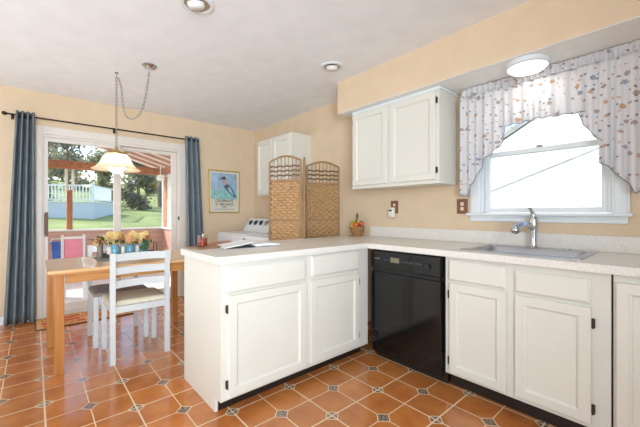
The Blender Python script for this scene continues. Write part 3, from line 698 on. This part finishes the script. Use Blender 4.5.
# ------------------------------------------------------------------ folding screen
fs = thing('folding_screen', 'tall three panel woven rattan folding screen behind the peninsula', 'room divider', (-2.5, 2.0, 0))
def screen_panel(p0, p1, hh):
    p0 = Vector((*p0, 0)); p1 = Vector((*p1, 0)); u = (p1-p0); w = u.length; u.normalize()
    X = Matrix(((u.x, -u.y, 0, p0.x), (u.y, u.x, 0, p0.y), (0, 0, 1, 0), (0, 0, 0, 1)))
    w -= .012; r = .0115
    sh = hh-.05
    arch = [(r+(w-2*r)*k/12, 0, sh+.05*math.sin(PI*k/12)) for k in range(13)]
    mb = MB().tube([(r, 0, 0), (r, 0, sh)], r, 8).tube([(w-r, 0, 0), (w-r, 0, sh)], r, 8).tube(arch, r*.9, 8)
    for z in (.09, 1.085, 1.478): mb.box(r, w-r, -.011, .011, z-.011, z+.011)
    pn = build('screen_panel', mb, M['rattan_frame'], fs, xf=X, smooth=.8)
    mb = MB(); nw = 9; n = nw*4
    def rows(za, zb):
        nr_ = int((zb-za)/.025); ph = (zb-za)/nr_
        for k in range(nr_):
            zc = za+(k+.5)*ph; s = 1 if k % 2 else -1; x0, x1 = 2*r-.002+(0 if k % 2 else .006), w-2*r+.002-(0 if k % 2 else .006)
            ringl = []
            for q in range(n+1):
                x = x0+(x1-x0)*q/n; y = s*.0095*math.cos(q/n*nw*PI)
                ringl.append([Vector((x, y+.0028*math.cos(a), zc+ph*.56*math.sin(a))) for a in (0, PI/3, 2*PI/3, PI, 4*PI/3, 5*PI/3)])
            mb.loops(ringl)
    rows(.102, 1.073); rows(1.097, 1.466)
    build('woven_infill', mb, M['weave'], pn, xf=X, smooth=3.2)
    mb = MB()
    for k in range(1, 8):
        x = 2*r+(w-4*r)*k/8; mb.tube([(x, 0, 1.489), (x, 0, sh+.05*math.sin(PI*(x-r)/(w-2*r))-.004)], .004, 6)
    build('lattice_bars', mb, M['rattan_frame'], pn, xf=X)
    mb = MB()
    for z in (1.53, 1.575, 1.62):
        for dz in (-.004, .004): mb.tube([(2*r+(w-4*r)*q/32, .006*math.cos(q*PI/2), z+dz+.004*math.sin(q*PI/4)) for q in range(33)], .0045, 6)
    build('twine_rows', mb, M['cord'], pn, xf=X, smooth=3.2)
    return pn
A0, A1, A2, A3 = (-2.82, 1.784), (-2.475, 1.955), (-2.775, 2.215), (-2.60, 2.59)
screen_panel(A0, A1, 1.72); screen_panel((A1[0]+.0, A1[1]+.012), (A2[0], A2[1]), 1.72); screen_panel((A2[0]+.008, A2[1]+.012), A3, 1.72)

# ------------------------------------------------------------------ dining table and chairs
tb = thing('dining_table', 'honey oak rectangular dining table by the patio door', 'table', (-2.94, .09, 0))
TR = WM[tb.name] @ Matrix.Translation((2.94, -.09, 0))
TX0, TX1, TY0, TY1, TZ = -3.70, -2.93, .07, 1.215, .753
build('tabletop', B(TX0, TX1, TY0, TY1, TZ-.024, TZ, .003), M['table_top'], tb, xf=TR)
build('apron', B(TX1-.075, TX1-.055, TY0+.1, TY1-.1, TZ-.105, TZ-.0245).box(TX0+.055, TX0+.075, TY0+.1, TY1-.1, TZ-.105, TZ-.0245).box(TX0+.1, TX1-.1, TY0+.055, TY0+.075, TZ-.105, TZ-.0245).box(TX0+.1, TX1-.1, TY1-.075, TY1-.055, TZ-.105, TZ-.0245), M['oak_y'], tb, xf=TR)
build('edge_lip', B(TX1-.03, TX1-.012, TY0+.02, TY1-.02, TZ-.04, TZ-.0245, .002), M['oak_y'], tb, xf=TR)
for x in (TX1-.065, TX0+.065):
    for y in (TY0+.065, TY1-.065):
        yy = y-.028 if x < -3.3 else y
        build('leg', B(x-.028, x+.028, yy-.028, yy+.028, 0, TZ-.0245, .004), M['oak_z'], tb, xf=TR)

def chair_parts(t, cush):
    """local: backrest at x=0 (outer face), seat towards -x, width along y 0..w"""
    w, d, ph = .425, .43, .85
    X = WM[t.name]
    for y in (0, w-.036):
        mb = MB().loops([[Vector((a, y, z)), Vector((a, y+.036, z)), Vector((b, y+.036, z)), Vector((b, y, z))] for a, b, z in ((-.034, 0, 0), (-.036, 0, .45), (-.03, .003, .64), (-.022, .012, ph-.004), (-.02, .010, ph))])
        build('rear_leg', mb, M['chair'], t, xf=X)
    for y in (0, w-.036): build('front_leg', B(-d, -d+.036, y, y+.036, 0, .437, .003), M['chair'], t, xf=X)
    for z0, z1, dx in ((.785, .842, .002), (.682, .738, -.004), (.578, .636, -.010)):
        ring = []
        for q in range(9):
            y = .034+(w-.068)*q/8; bow = -.02*math.sin(PI*q/8)
            x = dx+bow-.006; ring.append([Vector((x-.014, y, z0+.002*math.sin(PI*q/8))), Vector((x, y, z0+.002*math.sin(PI*q/8))), Vector((x+.003, y, z1+.004*math.sin(PI*q/8))), Vector((x-.011, y, z1+.004*math.sin(PI*q/8)))])
        build('back_slat', MB().loops(ring), M['chair'], t, xf=X, smooth=.5)
    mb = B(-.034, -.012, .0365, w-.0365, .385, .437, .003).box(-d+.008, -d+.03, .0365, w-.0365, .385, .437, .003).box(-d+.0365, -.0365, .008, .03, .385, .437, .003).box(-d+.0365, -.0365, w-.03, w-.008, .385, .437, .003)
    build('seat_rail', mb, M['chair'], t, xf=X)
    mb = MB().loops([rring(-d-.004+i, -.037-i*.3, .004+i, w-.004-i, z, .03) for i, z in ((.0, .438), (-.004, .446), (-.002, .458), (.012, .468), (.05, .474))])
    build('seat', mb, cush, t, xf=X, smooth=.9)
c1 = thing('dining_chair', 'white ladder back dining chair with beige seat, its back to the kitchen', 'chair', (-2.887, .43, 0), 0, 'white dining chairs at the table')
chair_parts(c1, M['cushion_beige'])
c2 = thing('dining_chair', 'white ladder back dining chair with taupe seat on the patio door side of the table', 'chair', (-3.785, .805, 0), PI, 'white dining chairs at the table')
chair_parts(c2, M['cushion_taupe'])

# table centrepiece
pmz = TZ+.0005
solo('placemat', B(-3.62, -3.22, .40, .93, pmz, pmz+.003), M['placemat'], 'grey woven placemat under the flower caddy', 'placemat', (-3.42, .66, pmz))
tz = pmz+.0035
cd = thing('flower_caddy', 'dark metal caddy tray holding jars of flowers on the dining table', 'caddy', (-3.5, .67, tz))
build('tray', B(-3.56, -3.44, .455, .905, tz, tz+.006).box(-3.56, -3.555, .455, .905, tz+.006, tz+.03).box(-3.445, -3.44, .455, .905, tz+.006, tz+.03), M['wire'], cd)
for y in (.457, .901): build('end_handle', MB().tube([(-3.555, y, tz+.02), (-3.555, y, tz+.11), (-3.445, y, tz+.11), (-3.445, y, tz+.02)], .004, 6), M['wire'], cd)
def flowers(x, y, z, spec, parent, seed):
    r = random.Random(seed)
    for (dx, dy_, dz, rad, mm) in spec:
        mb = MB()
        for k in range(120):
            a = Vector((r.gauss(0, 1), r.gauss(0, 1), r.gauss(0, 1))).normalized()
            mb.quadleaf(Vector((x+dx, y+dy_, z+dz))+a*rad*r.uniform(.55, 1), rad*.34, r)
        mb.ball((x+dx, y+dy_, z+dz), rad*.6, 8)
        build('bloom', mb, M[mm], parent)
    mb = MB()
    for k in range(22): mb.quadleaf((x+r.gauss(0, .03), y+r.gauss(0, .03), z+.005+abs(r.gauss(0, .02))), .03, r)
    build('leaves', mb, M['leaf'], parent)
jz = tz+.0065
P3 = ['petal_orange', 'petal_yellow', 'petal_rust']
for k, (y, lab) in enumerate(((.558, 'teal glass jar of orange and yellow flowers nearest the chair post'), (.68, 'teal glass jar of orange flowers in the middle of the caddy'), (.795, 'teal glass jar of yellow flowers with a dark leaf, last on the right'))):
    j = thing('flower_jar', lab, 'jar', (-3.5, y, jz), 0, 'teal flower jars')
    build('jar', MB().lathe([(.038, 0), (.044, .008), (.044, .075), (.033, .09), (.033, .105)], (-3.5, y, jz), 20), M['teal_jar'], j, smooth=.7)
    r_ = random.Random(k+30); sp = []
    for q in range(12):
        mm = 'petal_yellow' if (k == 2 and q < 4) or (k == 0 and q < 3) else r_.choice(P3)
        sp.append((r_.uniform(-.05, .055), r_.uniform(-.044, .044), r_.uniform(.012, .085), r_.uniform(.028, .038), mm))
    flowers(-3.5, y, jz+.11, sp, j, k)
    if k == 2: build('leaf', MB().mesh([(-3.45, y-.05, jz+.07), (-3.43, y-.01, jz+.03), (-3.43, y+.03, jz+.06), (-3.45, y+.045, jz+.10), (-3.45, y, jz+.11)], [(0, 1, 2, 3, 4)]), M['leaf'], j)
for y, lab in ((.620, 'small white jar between the first and second teal jars'), (.738, 'small white jar between the second and third teal jars'), (.510, 'small white jar at the left end of the caddy')):
    solo('bud_jar', MB().lathe([(.016, 0), (.019, .006), (.019, .07), (.014, .085)], (-3.47, y, jz), 14), M['white_jar'], lab, 'jar', (-3.47, y, jz), 'small white jars', .7)
v = thing('stoneware_vase', 'grey brown stoneware vase with rust flowers left of the caddy', 'vase', (-3.44, .436, tz))
build('vase', MB().lathe([(.02, 0), (.026, .01), (.022, .06), (.02, .09), (.026, .125)], (-3.44, .436, tz), 16), M['brown_jar'], v, smooth=.7)
flowers(-3.44, .436, tz+.13, [(0, 0, .03, .034, 'petal_rust'), (.01, -.03, .01, .026, 'petal_orange'), (-.01, .03, .045, .03, 'petal_yellow')], v, 9)

# door mat
dm = thing('door_mat', 'tan door mat with red scroll pattern in front of the patio door', 'mat', (-4.43, .44, 0))
mx0, mx1, my0, my1 = -4.64, -4.225, .015, .86
build('border', B(mx0, mx1, my0, my1, .0005, .012, .002), M['rugtan'], dm)
build('pattern', B(mx0+.04, mx1-.035, my0+.04, my1-.04, .0122, .0135), M['rug'], dm)
build('binding', B(mx1+.0003, mx1+.008, my0, my1, .0005, .012).box(mx0, mx1, my0-.008, my0-.0003, .0005, .012), M['rugdark'], dm)

# ------------------------------------------------------------------ curtains and rod by the patio door
rx, rzz = XB+.095, 2.172
rd = thing('curtain_rod', 'dark bronze curtain rod above the patio door', 'curtain rod', (rx, .75, rzz))
build('rod', MB().tube([(rx, -.2, rzz), (rx, 1.70, rzz)], .0085, 10), M['rod'], rd, smooth=.9)
for y, s in ((-.2, -1), (1.70, 1)):
    build('finial', MB().lathe([(.010, 0), (.010, .008), (.016, .012), (.02, .03), (.016, .042), (.006, .048)], n=14, mtx=Matrix.Translation((rx, y, rzz)) @ Matrix.Rotation(-s*PI/2, 4, 'X')), M['rod'], rd, smooth=.7)
for y in (-.17, .74, 1.655):
    build('bracket', B(XB+.0005, XB+.006, y-.012, y+.012, rzz-.035, rzz+.025).box(XB+.006, rx+.004, y-.005, y+.005, rzz-.022, rzz-.010).box(rx-.010, rx+.010, y-.005, y+.005, rzz-.022, rzz-.0088), M['rod'], rd)
def curtain(y0t, y1t, y0b, y1b, nf, label, seed):
    r = random.Random(seed); ph = [r.uniform(-.5, .5) for _ in range(9)]
    t = thing('curtain', label, 'curtain', (rx, (y0b+y1b)/2, .015), 0, 'slate blue curtain panels')
    nu, nv = 64, 28; V = []
    for j in range(nv+1):
        z = .015+(2.215-.015)*j/nv; f = 1-j/nv
        for i in range(nu+1):
            s = i/nu; y = (y0t+(y1t-y0t)*s)*(1-f)+(y0b+(y1b-y0b)*s)*f
            a = (.040+.012*f)*(1 if j < nv else 1)
            x = rx+a*math.sin(2*PI*nf*s+.9*math.sin(3*s+ph[0])*f)+.008*f*math.sin(9*s+5*f+ph[1])
            V.append((x, y, z))
    mb = MB().mesh(V, [(j*(nu+1)+i, j*(nu+1)+i+1, (j+1)*(nu+1)+i+1, (j+1)*(nu+1)+i) for j in range(nv) for i in range(nu)])
    o = build('cloth', mb, M['fabric_curtain'], t, smooth=3.2)
    sd = o.modifiers.new('thickness', 'SOLIDIFY'); sd.thickness = .003; sd.offset = 0
    for k in range(int(nf*2)):
        s = (k+.5)/(nf*2)*1.0; s = k/(nf*2)
        if s <= .02: continue
        y = y0t+(y1t-y0t)*s
        build('grommet', MB().tube([(rx+.024*math.cos(a), y+.001*math.sin(a*2), rzz+.024*math.sin(a)) for a in [2*PI*q/16 for q in range(16)]], .005, 6, cyclic=True), M['rod'], t, smooth=.9)
    return t
curtain(-.142, .004, -.235, .012, 3.5, 'slate blue curtain panel hanging left of the patio door', 1)
curtain(1.56, 1.755, 1.60, 1.86, 3.0, 'slate blue curtain panel hanging between the patio door and the framed poster', 2)

# ------------------------------------------------------------------ framed poster
def text_mesh(name, body, size, m, parent, xf, bold=0.):
    cu = bpy.data.curves.new(name, 'FONT'); cu.body = body; cu.size = size; cu.align_x = 'CENTER'; cu.extrude = .0004; cu.offset = bold
    o = bpy.data.objects.new(name, cu); COL.objects.link(o)
    dg = bpy.context.evaluated_depsgraph_get(); dg.update()
    me = bpy.data.meshes.new_from_object(o.evaluated_get(dg)); bpy.data.objects.remove(o)
    me.transform(WM[parent.name].inverted() @ xf); me.materials.append(m)
    q = bpy.data.objects.new(name, me); COL.objects.link(q); q.parent = parent; WM[q.name] = WM[parent.name]; return q
py0, py1, pz0, pz1 = 1.923, 2.425, 1.155, 1.801
po = thing('framed_poster', 'gold framed poster of a bird over blue water with lettering below', 'picture', (XB, 2.17, 1.155))
fw = .016
build('frame', B(XB+.0005, XB+.022, py0, py0+fw, pz0, pz1, .003).box(XB+.0005, XB+.022, py1-fw, py1, pz0, pz1, .003).box(XB+.0005, XB+.022, py0+fw, py1-fw, pz0, pz0+fw, .003).box(XB+.0005, XB+.022, py0+fw, py1-fw, pz1-fw, pz1, .003), M['gold'], po)
sheet = build('sheet', B(XB+.004, XB+.008, py0+fw, py1-fw, pz0+fw, pz1-fw), M['paper'], po)
iy0, iy1, iz0, iz1 = py0+.045, py1-.045, 1.365, 1.757
build('sky_print', B(XB+.0081, XB+.0090, iy0, iy1, 1.505, iz1), M['blue_sky_print'], sheet)
build('water_print', B(XB+.0081, XB+.0090, iy0, iy1, iz0, 1.5048), M['teal_print'], sheet)
def flat(pts, x, m, n):
    mb = MB().loops([[Vector((x+dx, a, b)) for a, b in pts] for dx in (0, .0006)])
    build(n, mb, m, sheet)
flat([(2.165, 1.575), (2.20, 1.60), (2.245, 1.59), (2.29, 1.54), (2.345, 1.45), (2.37, 1.39), (2.335, 1.395), (2.30, 1.43), (2.255, 1.46), (2.205, 1.51), (2.175, 1.545)], XB+.0092, M['navy_print'], 'bird_body_print')
flat([(2.225, 1.545), (2.26, 1.555), (2.31, 1.47), (2.335, 1.425), (2.285, 1.455), (2.24, 1.50)], XB+.0099, M['blue_sky_print'], 'wing_print')
flat([(2.145, 1.625), (2.165, 1.66), (2.20, 1.665), (2.215, 1.62), (2.205, 1.585), (2.17, 1.57)], XB+.0099, M['pink_print'], 'breast_print')
flat([(2.075, 1.655), (2.125, 1.685), (2.15, 1.71), (2.185, 1.705), (2.205, 1.675), (2.175, 1.66), (2.13, 1.665)], XB+.0106, M['ink'], 'head_print')
TX = lambda z: Matrix.Translation((XB+.0086, 2.174, z)) @ Matrix.Rotation(PI/2, 4, 'Z') @ Matrix.Rotation(PI/2, 4, 'X')
text_mesh('lettering', 'CELEBRATE', .056, M['ink'], sheet, TX(1.322), .0008)
text_mesh('lettering', 'ST. MICHAELS', .046, M['ink'], sheet, TX(1.272), .0008)
text_mesh('lettering', '2004', .036, M['ink'], sheet, TX(1.238), .0005)
build('caption_line', B(XB+.0081, XB+.0090, 2.02, 2.33, 1.212, 1.217), M['ink'], sheet)
build('glazing', B(XB+.0125, XB+.0145, py0+fw, py1-fw, pz0+fw, pz1-fw), M['glass'], po)

# ------------------------------------------------------------------ pendant lamp
lx, ly = -3.57, .583
pd = thing('pendant_lamp', 'lit alabaster glass pendant lamp on a swagged chain over the dining table', 'lamp', (lx, ly, H))
def chain(name, pts, r=.009, step=.042):
    P = [Vector(p) for p in pts]; out = []; acc = 0
    # resample
    dense = []
    for a, b in zip(P[:-1], P[1:]):
        n = max(1, int((b-a).length/.004))
        dense += [a.lerp(b, k/n) for k in range(n)]
    dense.append(P[-1]); res = [dense[0]]
    for q in dense[1:]:
        if (q-res[-1]).length >= step*.72: res.append(q)
    mb = MB()
    for k, (a, b) in enumerate(zip(res[:-1], res[1:])):
        t = (b-a).normalized(); s = t.orthogonal().normalized()
        if k % 2: s = t.cross(s)
        c = (a+b)/2; mb.tube([c+t*step*.5*math.cos(x)+s*r*math.sin(x) for x in [2*PI*i/10 for i in range(10)]], .0026, 5, cyclic=True)
    return build(name, mb, M['nickel'], pd)
build('ceiling_hook', MB().lathe([(.016, 0), (.016, -.006), (.006, -.012)], (lx, ly, H-.0005), 12).tube([(lx, ly, H-.01), (lx, ly, H-.03), (lx+.012, ly, H-.045), (lx, ly, H-.055), (lx-.01, ly, H-.045)], .003, 6), M['nickel'], pd)
shz = 1.567
chain('hanging_chain', [(lx, ly, H-.05), (lx, ly, shz+.21)])
# swag: from hook, hanging down and over to the canopy
cx_, cy_ = -3.205, .778
sw = [(lx, ly, H-.05)]
for f_, dz in ((.066, .06), (.16, .157), (.2, .30), (.26, .40), (.35, .445), (.48, .46), (.62, .452), (.73, .42), (.82, .36), (.90, .256), (.965, .12), (1, .03)):
    sw.append((lx+(cx_-lx)*f_, ly+(cy_-ly)*f_, H-dz))
chain('swag_chain', sw)
build('canopy', MB().lathe([(.062, 0), (.062, -.008), (.045, -.022), (.012, -.03)], (cx_, cy_, H-.0005), 24), M['chrome'], pd, smooth=.7)
build('gallery', MB().lathe([(.012, .215), (.016, .19), (.03, .175), (.075, .158), (.088, .148), (.088, .14), (.06, .146)], (lx, ly, shz), 24).tube([(lx+.08*math.cos(a), ly+.08*math.sin(a), shz+.158+.008*math.cos(6*a)) for a in [2*PI*k/36 for k in range(36)]], .005, 6, cyclic=True), M['brass'], pd, smooth=.7)
pr = [(.086, .146), (.115, .118), (.138, .085), (.158, .05), (.188, .022), (.228, .0), (.226, -.004), (.186, .016), (.155, .045), (.134, .08), (.111, .113), (.082, .14)]
pr = [(a*(.88 if a > .12 else .95), b) for a, b in pr]
build('shade', MB().lathe(pr+[pr[0]], (lx, ly, shz), 40, cap0=False, cap1=False), M['shade'], pd, smooth=1.2)
build('globe', MB().ball((lx, ly, shz+.038), .074, 20), M['bulb'], pd, smooth=3.2)
pl_ = light('pendant_bulb', 'POINT', (lx, ly, shz+.125), 9, (1, .90, .74), shadow_soft_size=.02)

# ------------------------------------------------------------------ ceiling lights
def recessed(x, y, label, rr):
    t = thing('recessed_light', label, 'light', (x, y, H), 0, 'recessed eyeball ceiling lights')
    build('trim_ring', MB().lathe([(rr, -.0005), (rr, -.006), (rr-.012, -.012), (rr-.026, -.010), (rr-.028, -.0005)], (x, y, H), 36, cap0=False, cap1=False), M['trim'], t, smooth=.7)
    build('can', MB().lathe([(rr-.028, -.003), (rr-.03, -.0015), (.01, -.0012)], (x, y, H), 36, cap0=False), M['can'], t)
    mt = Matrix.Translation((x+.014, y-.012, H-.012)) @ Matrix.Rotation(math.radians(18), 4, Vector((.75, .66, 0)))
    build('eyeball', MB().lathe([(.052, .006), (.052, -.012), (.044, -.024), (.026, -.030), (.004, -.032)], n=28, mtx=mt), M['eyeball'], t, smooth=.8)
recessed(-2.06, .775, 'recessed eyeball light in the ceiling at the top edge of the photo', .105)
recessed(-2.14, 2.02, 'recessed eyeball light in the ceiling near the end of the soffit', .1)
fl = thing('flush_light', 'round lit flush light under the soffit over the sink', 'light', (-.722, 2.475, SZ), 0)
build('ring', MB().lathe([(.125, -.0005), (.128, -.03), (.116, -.036), (.114, -.0005)], (-.722, 2.475, SZ), 40, cap0=False, cap1=False), M['trim'], fl, smooth=.7)
build('diffuser', MB().lathe([(.1135, -.02), (.113, -.036), (.1, -.052), (.06, -.064), (.004, -.068)], (-.722, 2.475, SZ), 40), M['diffuser'], fl, smooth=.8)
light('flush_lamp', 'AREA', (-.722, 2.475, SZ-.075), .7, (1, .97, .92), target=(-.722, 2.475, 0), shape='DISK', size=.2)

# ------------------------------------------------------------------ valance
vl = thing('window_valance', 'printed white cotton valance with side tails over the kitchen window', 'valance', (-.7, 2.63, 2.1))
VX0, VX1 = -1.238, -.165
def lerp_tab(tab, x):
    if x <= tab[0][0]: return tab[0][1]
    for (a, za), (b, zb) in zip(tab[:-1], tab[1:]):
        if x <= b: return za+(zb-za)*(x-a)/(b-a)
    return tab[-1][1]
def cloth(name, x0, x1, ztop, ztab, yoff, nf, amp, seed, hem=True):
    r = random.Random(seed); ph = r.uniform(0, 6); nu, nv = max(24, int((x1-x0)*170)), 24; V = []
    def fold(x, f): return yoff-amp*(.35+.65*f)*math.sin(2*PI*nf*(x-x0)/(x1-x0)+ph+.8*math.sin(17*x))-.004*math.sin(61*x+ph)
    for j in range(nv+1):
        f = j/nv
        for i in range(nu+1):
            x = x0+(x1-x0)*i/nu; zt = ztop(x) if callable(ztop) else ztop; zb = lerp_tab(ztab, x)
            V.append((x+.004*math.sin(2*PI*nf*(x-x0)/(x1-x0)*1.0+ph)*f, fold(x, f), zt+(zb-zt)*f))
    o = build(name, MB().mesh(V, [(j*(nu+1)+i, j*(nu+1)+i+1, (j+1)*(nu+1)+i+1, (j+1)*(nu+1)+i) for j in range(nv) for i in range(nu)]), M['print'], vl, smooth=3.2)
    sd = o.modifiers.new('thickness', 'SOLIDIFY'); sd.thickness = .0015; sd.offset = 0
    if hem: build('hem', MB().tube(V[nv*(nu+1):], .0024, 6), M['hem'], o)
    return o
yv = 2.622
cloth('ruffle', VX0, VX1, 2.156, [(VX0, 2.09), (VX1, 2.09)], yv, 24, .017, 1, False)
cloth('middle_valance', -.96, -.42, 2.089, [(-.96, 1.80), (-.70, 1.812), (-.42, 1.80)], yv, 7, .022, 2)
cloth('left_tail', VX0, -.90, 2.089, [(VX0, 1.305), (-1.215, 1.30), (-1.165, 1.285), (-1.155, 1.37), (-1.10, 1.46), (-1.04, 1.58), (-.94, 1.655), (-.915, 1.70), (-.90, 1.79)], yv-.016, 5, .022, 3)
cloth('right_swag', -.48, -.36, 2.089, [(-.48, 1.80), (-.455, 1.745), (-.45, 1.72), (-.40, 1.64), (-.36, 1.60)], yv-.008, 2, .012, 4)
cloth('right_tail', -.372, VX1, 2.089, [(-.372, 1.47), (-.33, 1.44), (-.27, 1.36), (-.235, 1.335), (-.215, 1.27), (VX1, 1.30)], yv-.022, 3.5, .022, 5)
build('rod', MB().tube([(VX0-.01, yv+.012, 2.11), (VX1+.06, yv+.012, 2.11)], .006, 8).box(VX1+.04, VX1+.06, yv+.008, YA-.001, 2.10, 2.12).box(VX0-.012, VX0-.004, yv+.008, YA-.001, 2.10, 2.12), M['trim'], vl)

# ------------------------------------------------------------------ small wall fittings
def outlet(xc, zc, label, w=.078, h=.122):
    t = thing('outlet_plate', label, 'outlet', (xc, YA, zc), 0, 'brown outlet plates')
    build('plate', B(xc-w/2, xc+w/2, YA-.007, YA-.0005, zc-h/2, zc+h/2, .002), M['plate'], t)
    for dz in (-.02, .02): build('receptacle', B(xc-.014, xc+.014, YA-.0095, YA-.0072, zc+dz-.014, zc+dz+.014, .001), M['ivory'], t)
    build('screw', MB().lathe([(.004, 0), (.003, .0015)], n=10, mtx=Matrix.Translation((xc, YA-.0072, zc)) @ Matrix.Rotation(PI/2, 4, 'X')), M['brass'], t)
outlet(-1.262, 1.213, 'brown duplex outlet plate beside the kitchen window casing', .092, .124)
outlet(-1.944, 1.216, 'brown outlet plate on the wall under the wall cabinet', .085, .124)
nl = thing('plug_in_freshener', 'white plug in device in the outlet under the wall cabinet', 'plug in', (-1.955, YA-.03, 1.135))
fq = -1.957
build('housing', MB().loops([rring(fq-.032, fq+.032, YA-.050, YA-.011, z, .016) for z in (1.118, 1.123)]+[rring(fq-.036, fq+.036, YA-.054, YA-.0105, z, .018) for z in (1.145, 1.185)]+[rring(fq-.024, fq+.024, YA-.044, YA-.012, 1.212, .014)]), M['white_jar'], nl, smooth=.8)
build('vent', B(fq-.018, fq+.018, YA-.0555, YA-.0545, 1.174, 1.190), M['dark_grey'], nl)

# ------------------------------------------------------------------ fruit basket
bx, by, bz = -2.335, 2.575, C+.0008
BS = Matrix.Translation((bx, by, bz)) @ Matrix.Scale(1.42, 4) @ Matrix.Translation((-bx, -by, -bz))
bk = thing('fruit_basket', 'small brown wicker basket with tall handle on the counter corner', 'basket', (bx, by, bz))
mb = MB().lathe([(.03, 0), (.036, .004), (.042, .03), (.050, .06), (.054, .068), (.049, .068), (.038, .03), (.031, .008)], (bx, by, bz), 24)
build('bowl', mb, M['wicker'], bk, xf=BS, smooth=.6)
mb = MB()
for k in range(18):
    a = 2*PI*k/18; mb.tube([(bx+.036*math.cos(a), by+.036*math.sin(a), bz+.004), (bx+.044*math.cos(a), by+.044*math.sin(a), bz+.03), (bx+.053*math.cos(a), by+.053*math.sin(a), bz+.066)], .0035, 5)
build('stakes', mb, M['board'], bk, xf=BS)
for zz, rr in ((.03, .047), (.066, .056)): build('band', MB().tube([(bx+rr*math.cos(a), by+rr*math.sin(a), bz+zz) for a in [2*PI*q/24 for q in range(24)]], .004, 6, cyclic=True), M['wicker'], bk, xf=BS)
ud = Vector((.55, -.84, 0))
build('handle', MB().tube([Vector((bx, by, bz+.066))+ud*(.05*math.cos(a))*1.0+Vector((0, 0, .10*math.sin(a))) for a in [PI*q/16 for q in range(17)]], .004, 6), M['stemwood'], bk, xf=BS, smooth=.9)
for dx, dy_, dz, rr, mm, lab in ((-.034, -.006, .092, .022, 'lime', 'lime green fruit at the left of the wicker basket'), (.012, -.03, .086, .023, 'orange_fruit', 'bright orange fruit at the front of the wicker basket'),
                                 (.034, .01, .092, .021, 'red_fruit', 'dull red fruit at the right of the wicker basket'), (-.012, .03, .1, .02, 'lime', 'lime green fruit at the rear of the wicker basket'), (-.018, -.036, .072, .015, 'gold_fruit', 'small golden fruit on the front rim of the basket')):
    dx, dy_, dz, rr = dx*1.42, dy_*1.42, dz*1.42, rr*1.42
    solo('fruit', MB().ball((bx+dx, by+dy_, bz+dz), rr, 14, (1, 1, .94)), M[mm], lab, 'fruit', (bx+dx, by+dy_, bz+dz-rr*.94), 'fruit in the wicker basket', 3.2)

# ------------------------------------------------------------------ things on the peninsula end
cz_ = C+.0008
X = Matrix.Translation((-2.24, .905, cz_)) @ Matrix.Rotation(math.radians(8), 4, 'Z')
cb = thing('serving_board', 'thin brown board at the end of the peninsula under the candle', 'board', (-2.24, .93, cz_))
mb = B(-.085, .085, -.10, .10, 0, .009, .003); build('board', mb, M['board'], cb, xf=X)
ca = thing('candle_jar', 'red candle in a clear glass jar on the brown board', 'candle', (-2.255, .885, cz_+.0095))
kx, ky, kz = -2.255, .885, cz_+.0097
build('wax', MB().lathe([(.03, .004), (.031, .06), (.004, .061)], (kx, ky, kz), 22), M['glassjar'], ca, smooth=.7)
build('glass', MB().lathe([(.033, 0), (.036, .004), (.036, .082), (.0345, .082), (.0325, .006), (.03, .003)], (kx, ky, kz), 24), thin_glass('candle_glass', (.95, .93, .9, 1)), ca, smooth=.7)
build('wick', MB().tube([(kx, ky, kz+.061), (kx+.002, ky, kz+.069)], .0012, 5), M['ink'], ca)
def sheetstack(name, loc, rz, prof, depth, m, parent, thick=.004):
    X = Matrix.Translation(loc) @ Matrix.Rotation(rz, 4, 'Z')
    mb = MB().loops([[Vector((a, y, z)) for a, z in prof]+[Vector((a, y, max(0, z-thick))) for a, z in reversed(prof)] for y in (-depth/2, depth/2)])
    return build(name, mb, m, parent, xf=X, smooth=.5)
mg = thing('magazine', 'orange patterned magazine leaning by the candle on the peninsula', 'magazine', (-2.33, 1.06, cz_))
sheetstack('pages', (-2.38, 1.04, cz_), math.radians(84), [(-.10, .006), (-.03, .016), (.04, .022), (.11, .026)], .13, M['magazine'], mg, .02)
ob = thing('open_cookbook', 'open white paged book lying on the peninsula', 'book', (-2.2, 1.22, cz_))
lx0 = (-2.17, 1.19, cz_)
sheetstack('left_pages', lx0, math.radians(84), [(-.215, .006), (-.18, .012), (-.10, .022), (-.03, .034), (-.004, .040)], .23, M['whitepaper'], ob, .006)
sheetstack('right_pages', lx0, math.radians(84), [(.004, .022), (.03, .018), (.10, .022), (.17, .018), (.21, .010)], .23, M['whitepaper'], ob, .016)
sheetstack('cover', lx0, math.radians(84), [(-.22, .002), (-.003, .002), (.003, .002), (.216, .002)], .242, M['dark_grey'], ob, .002)
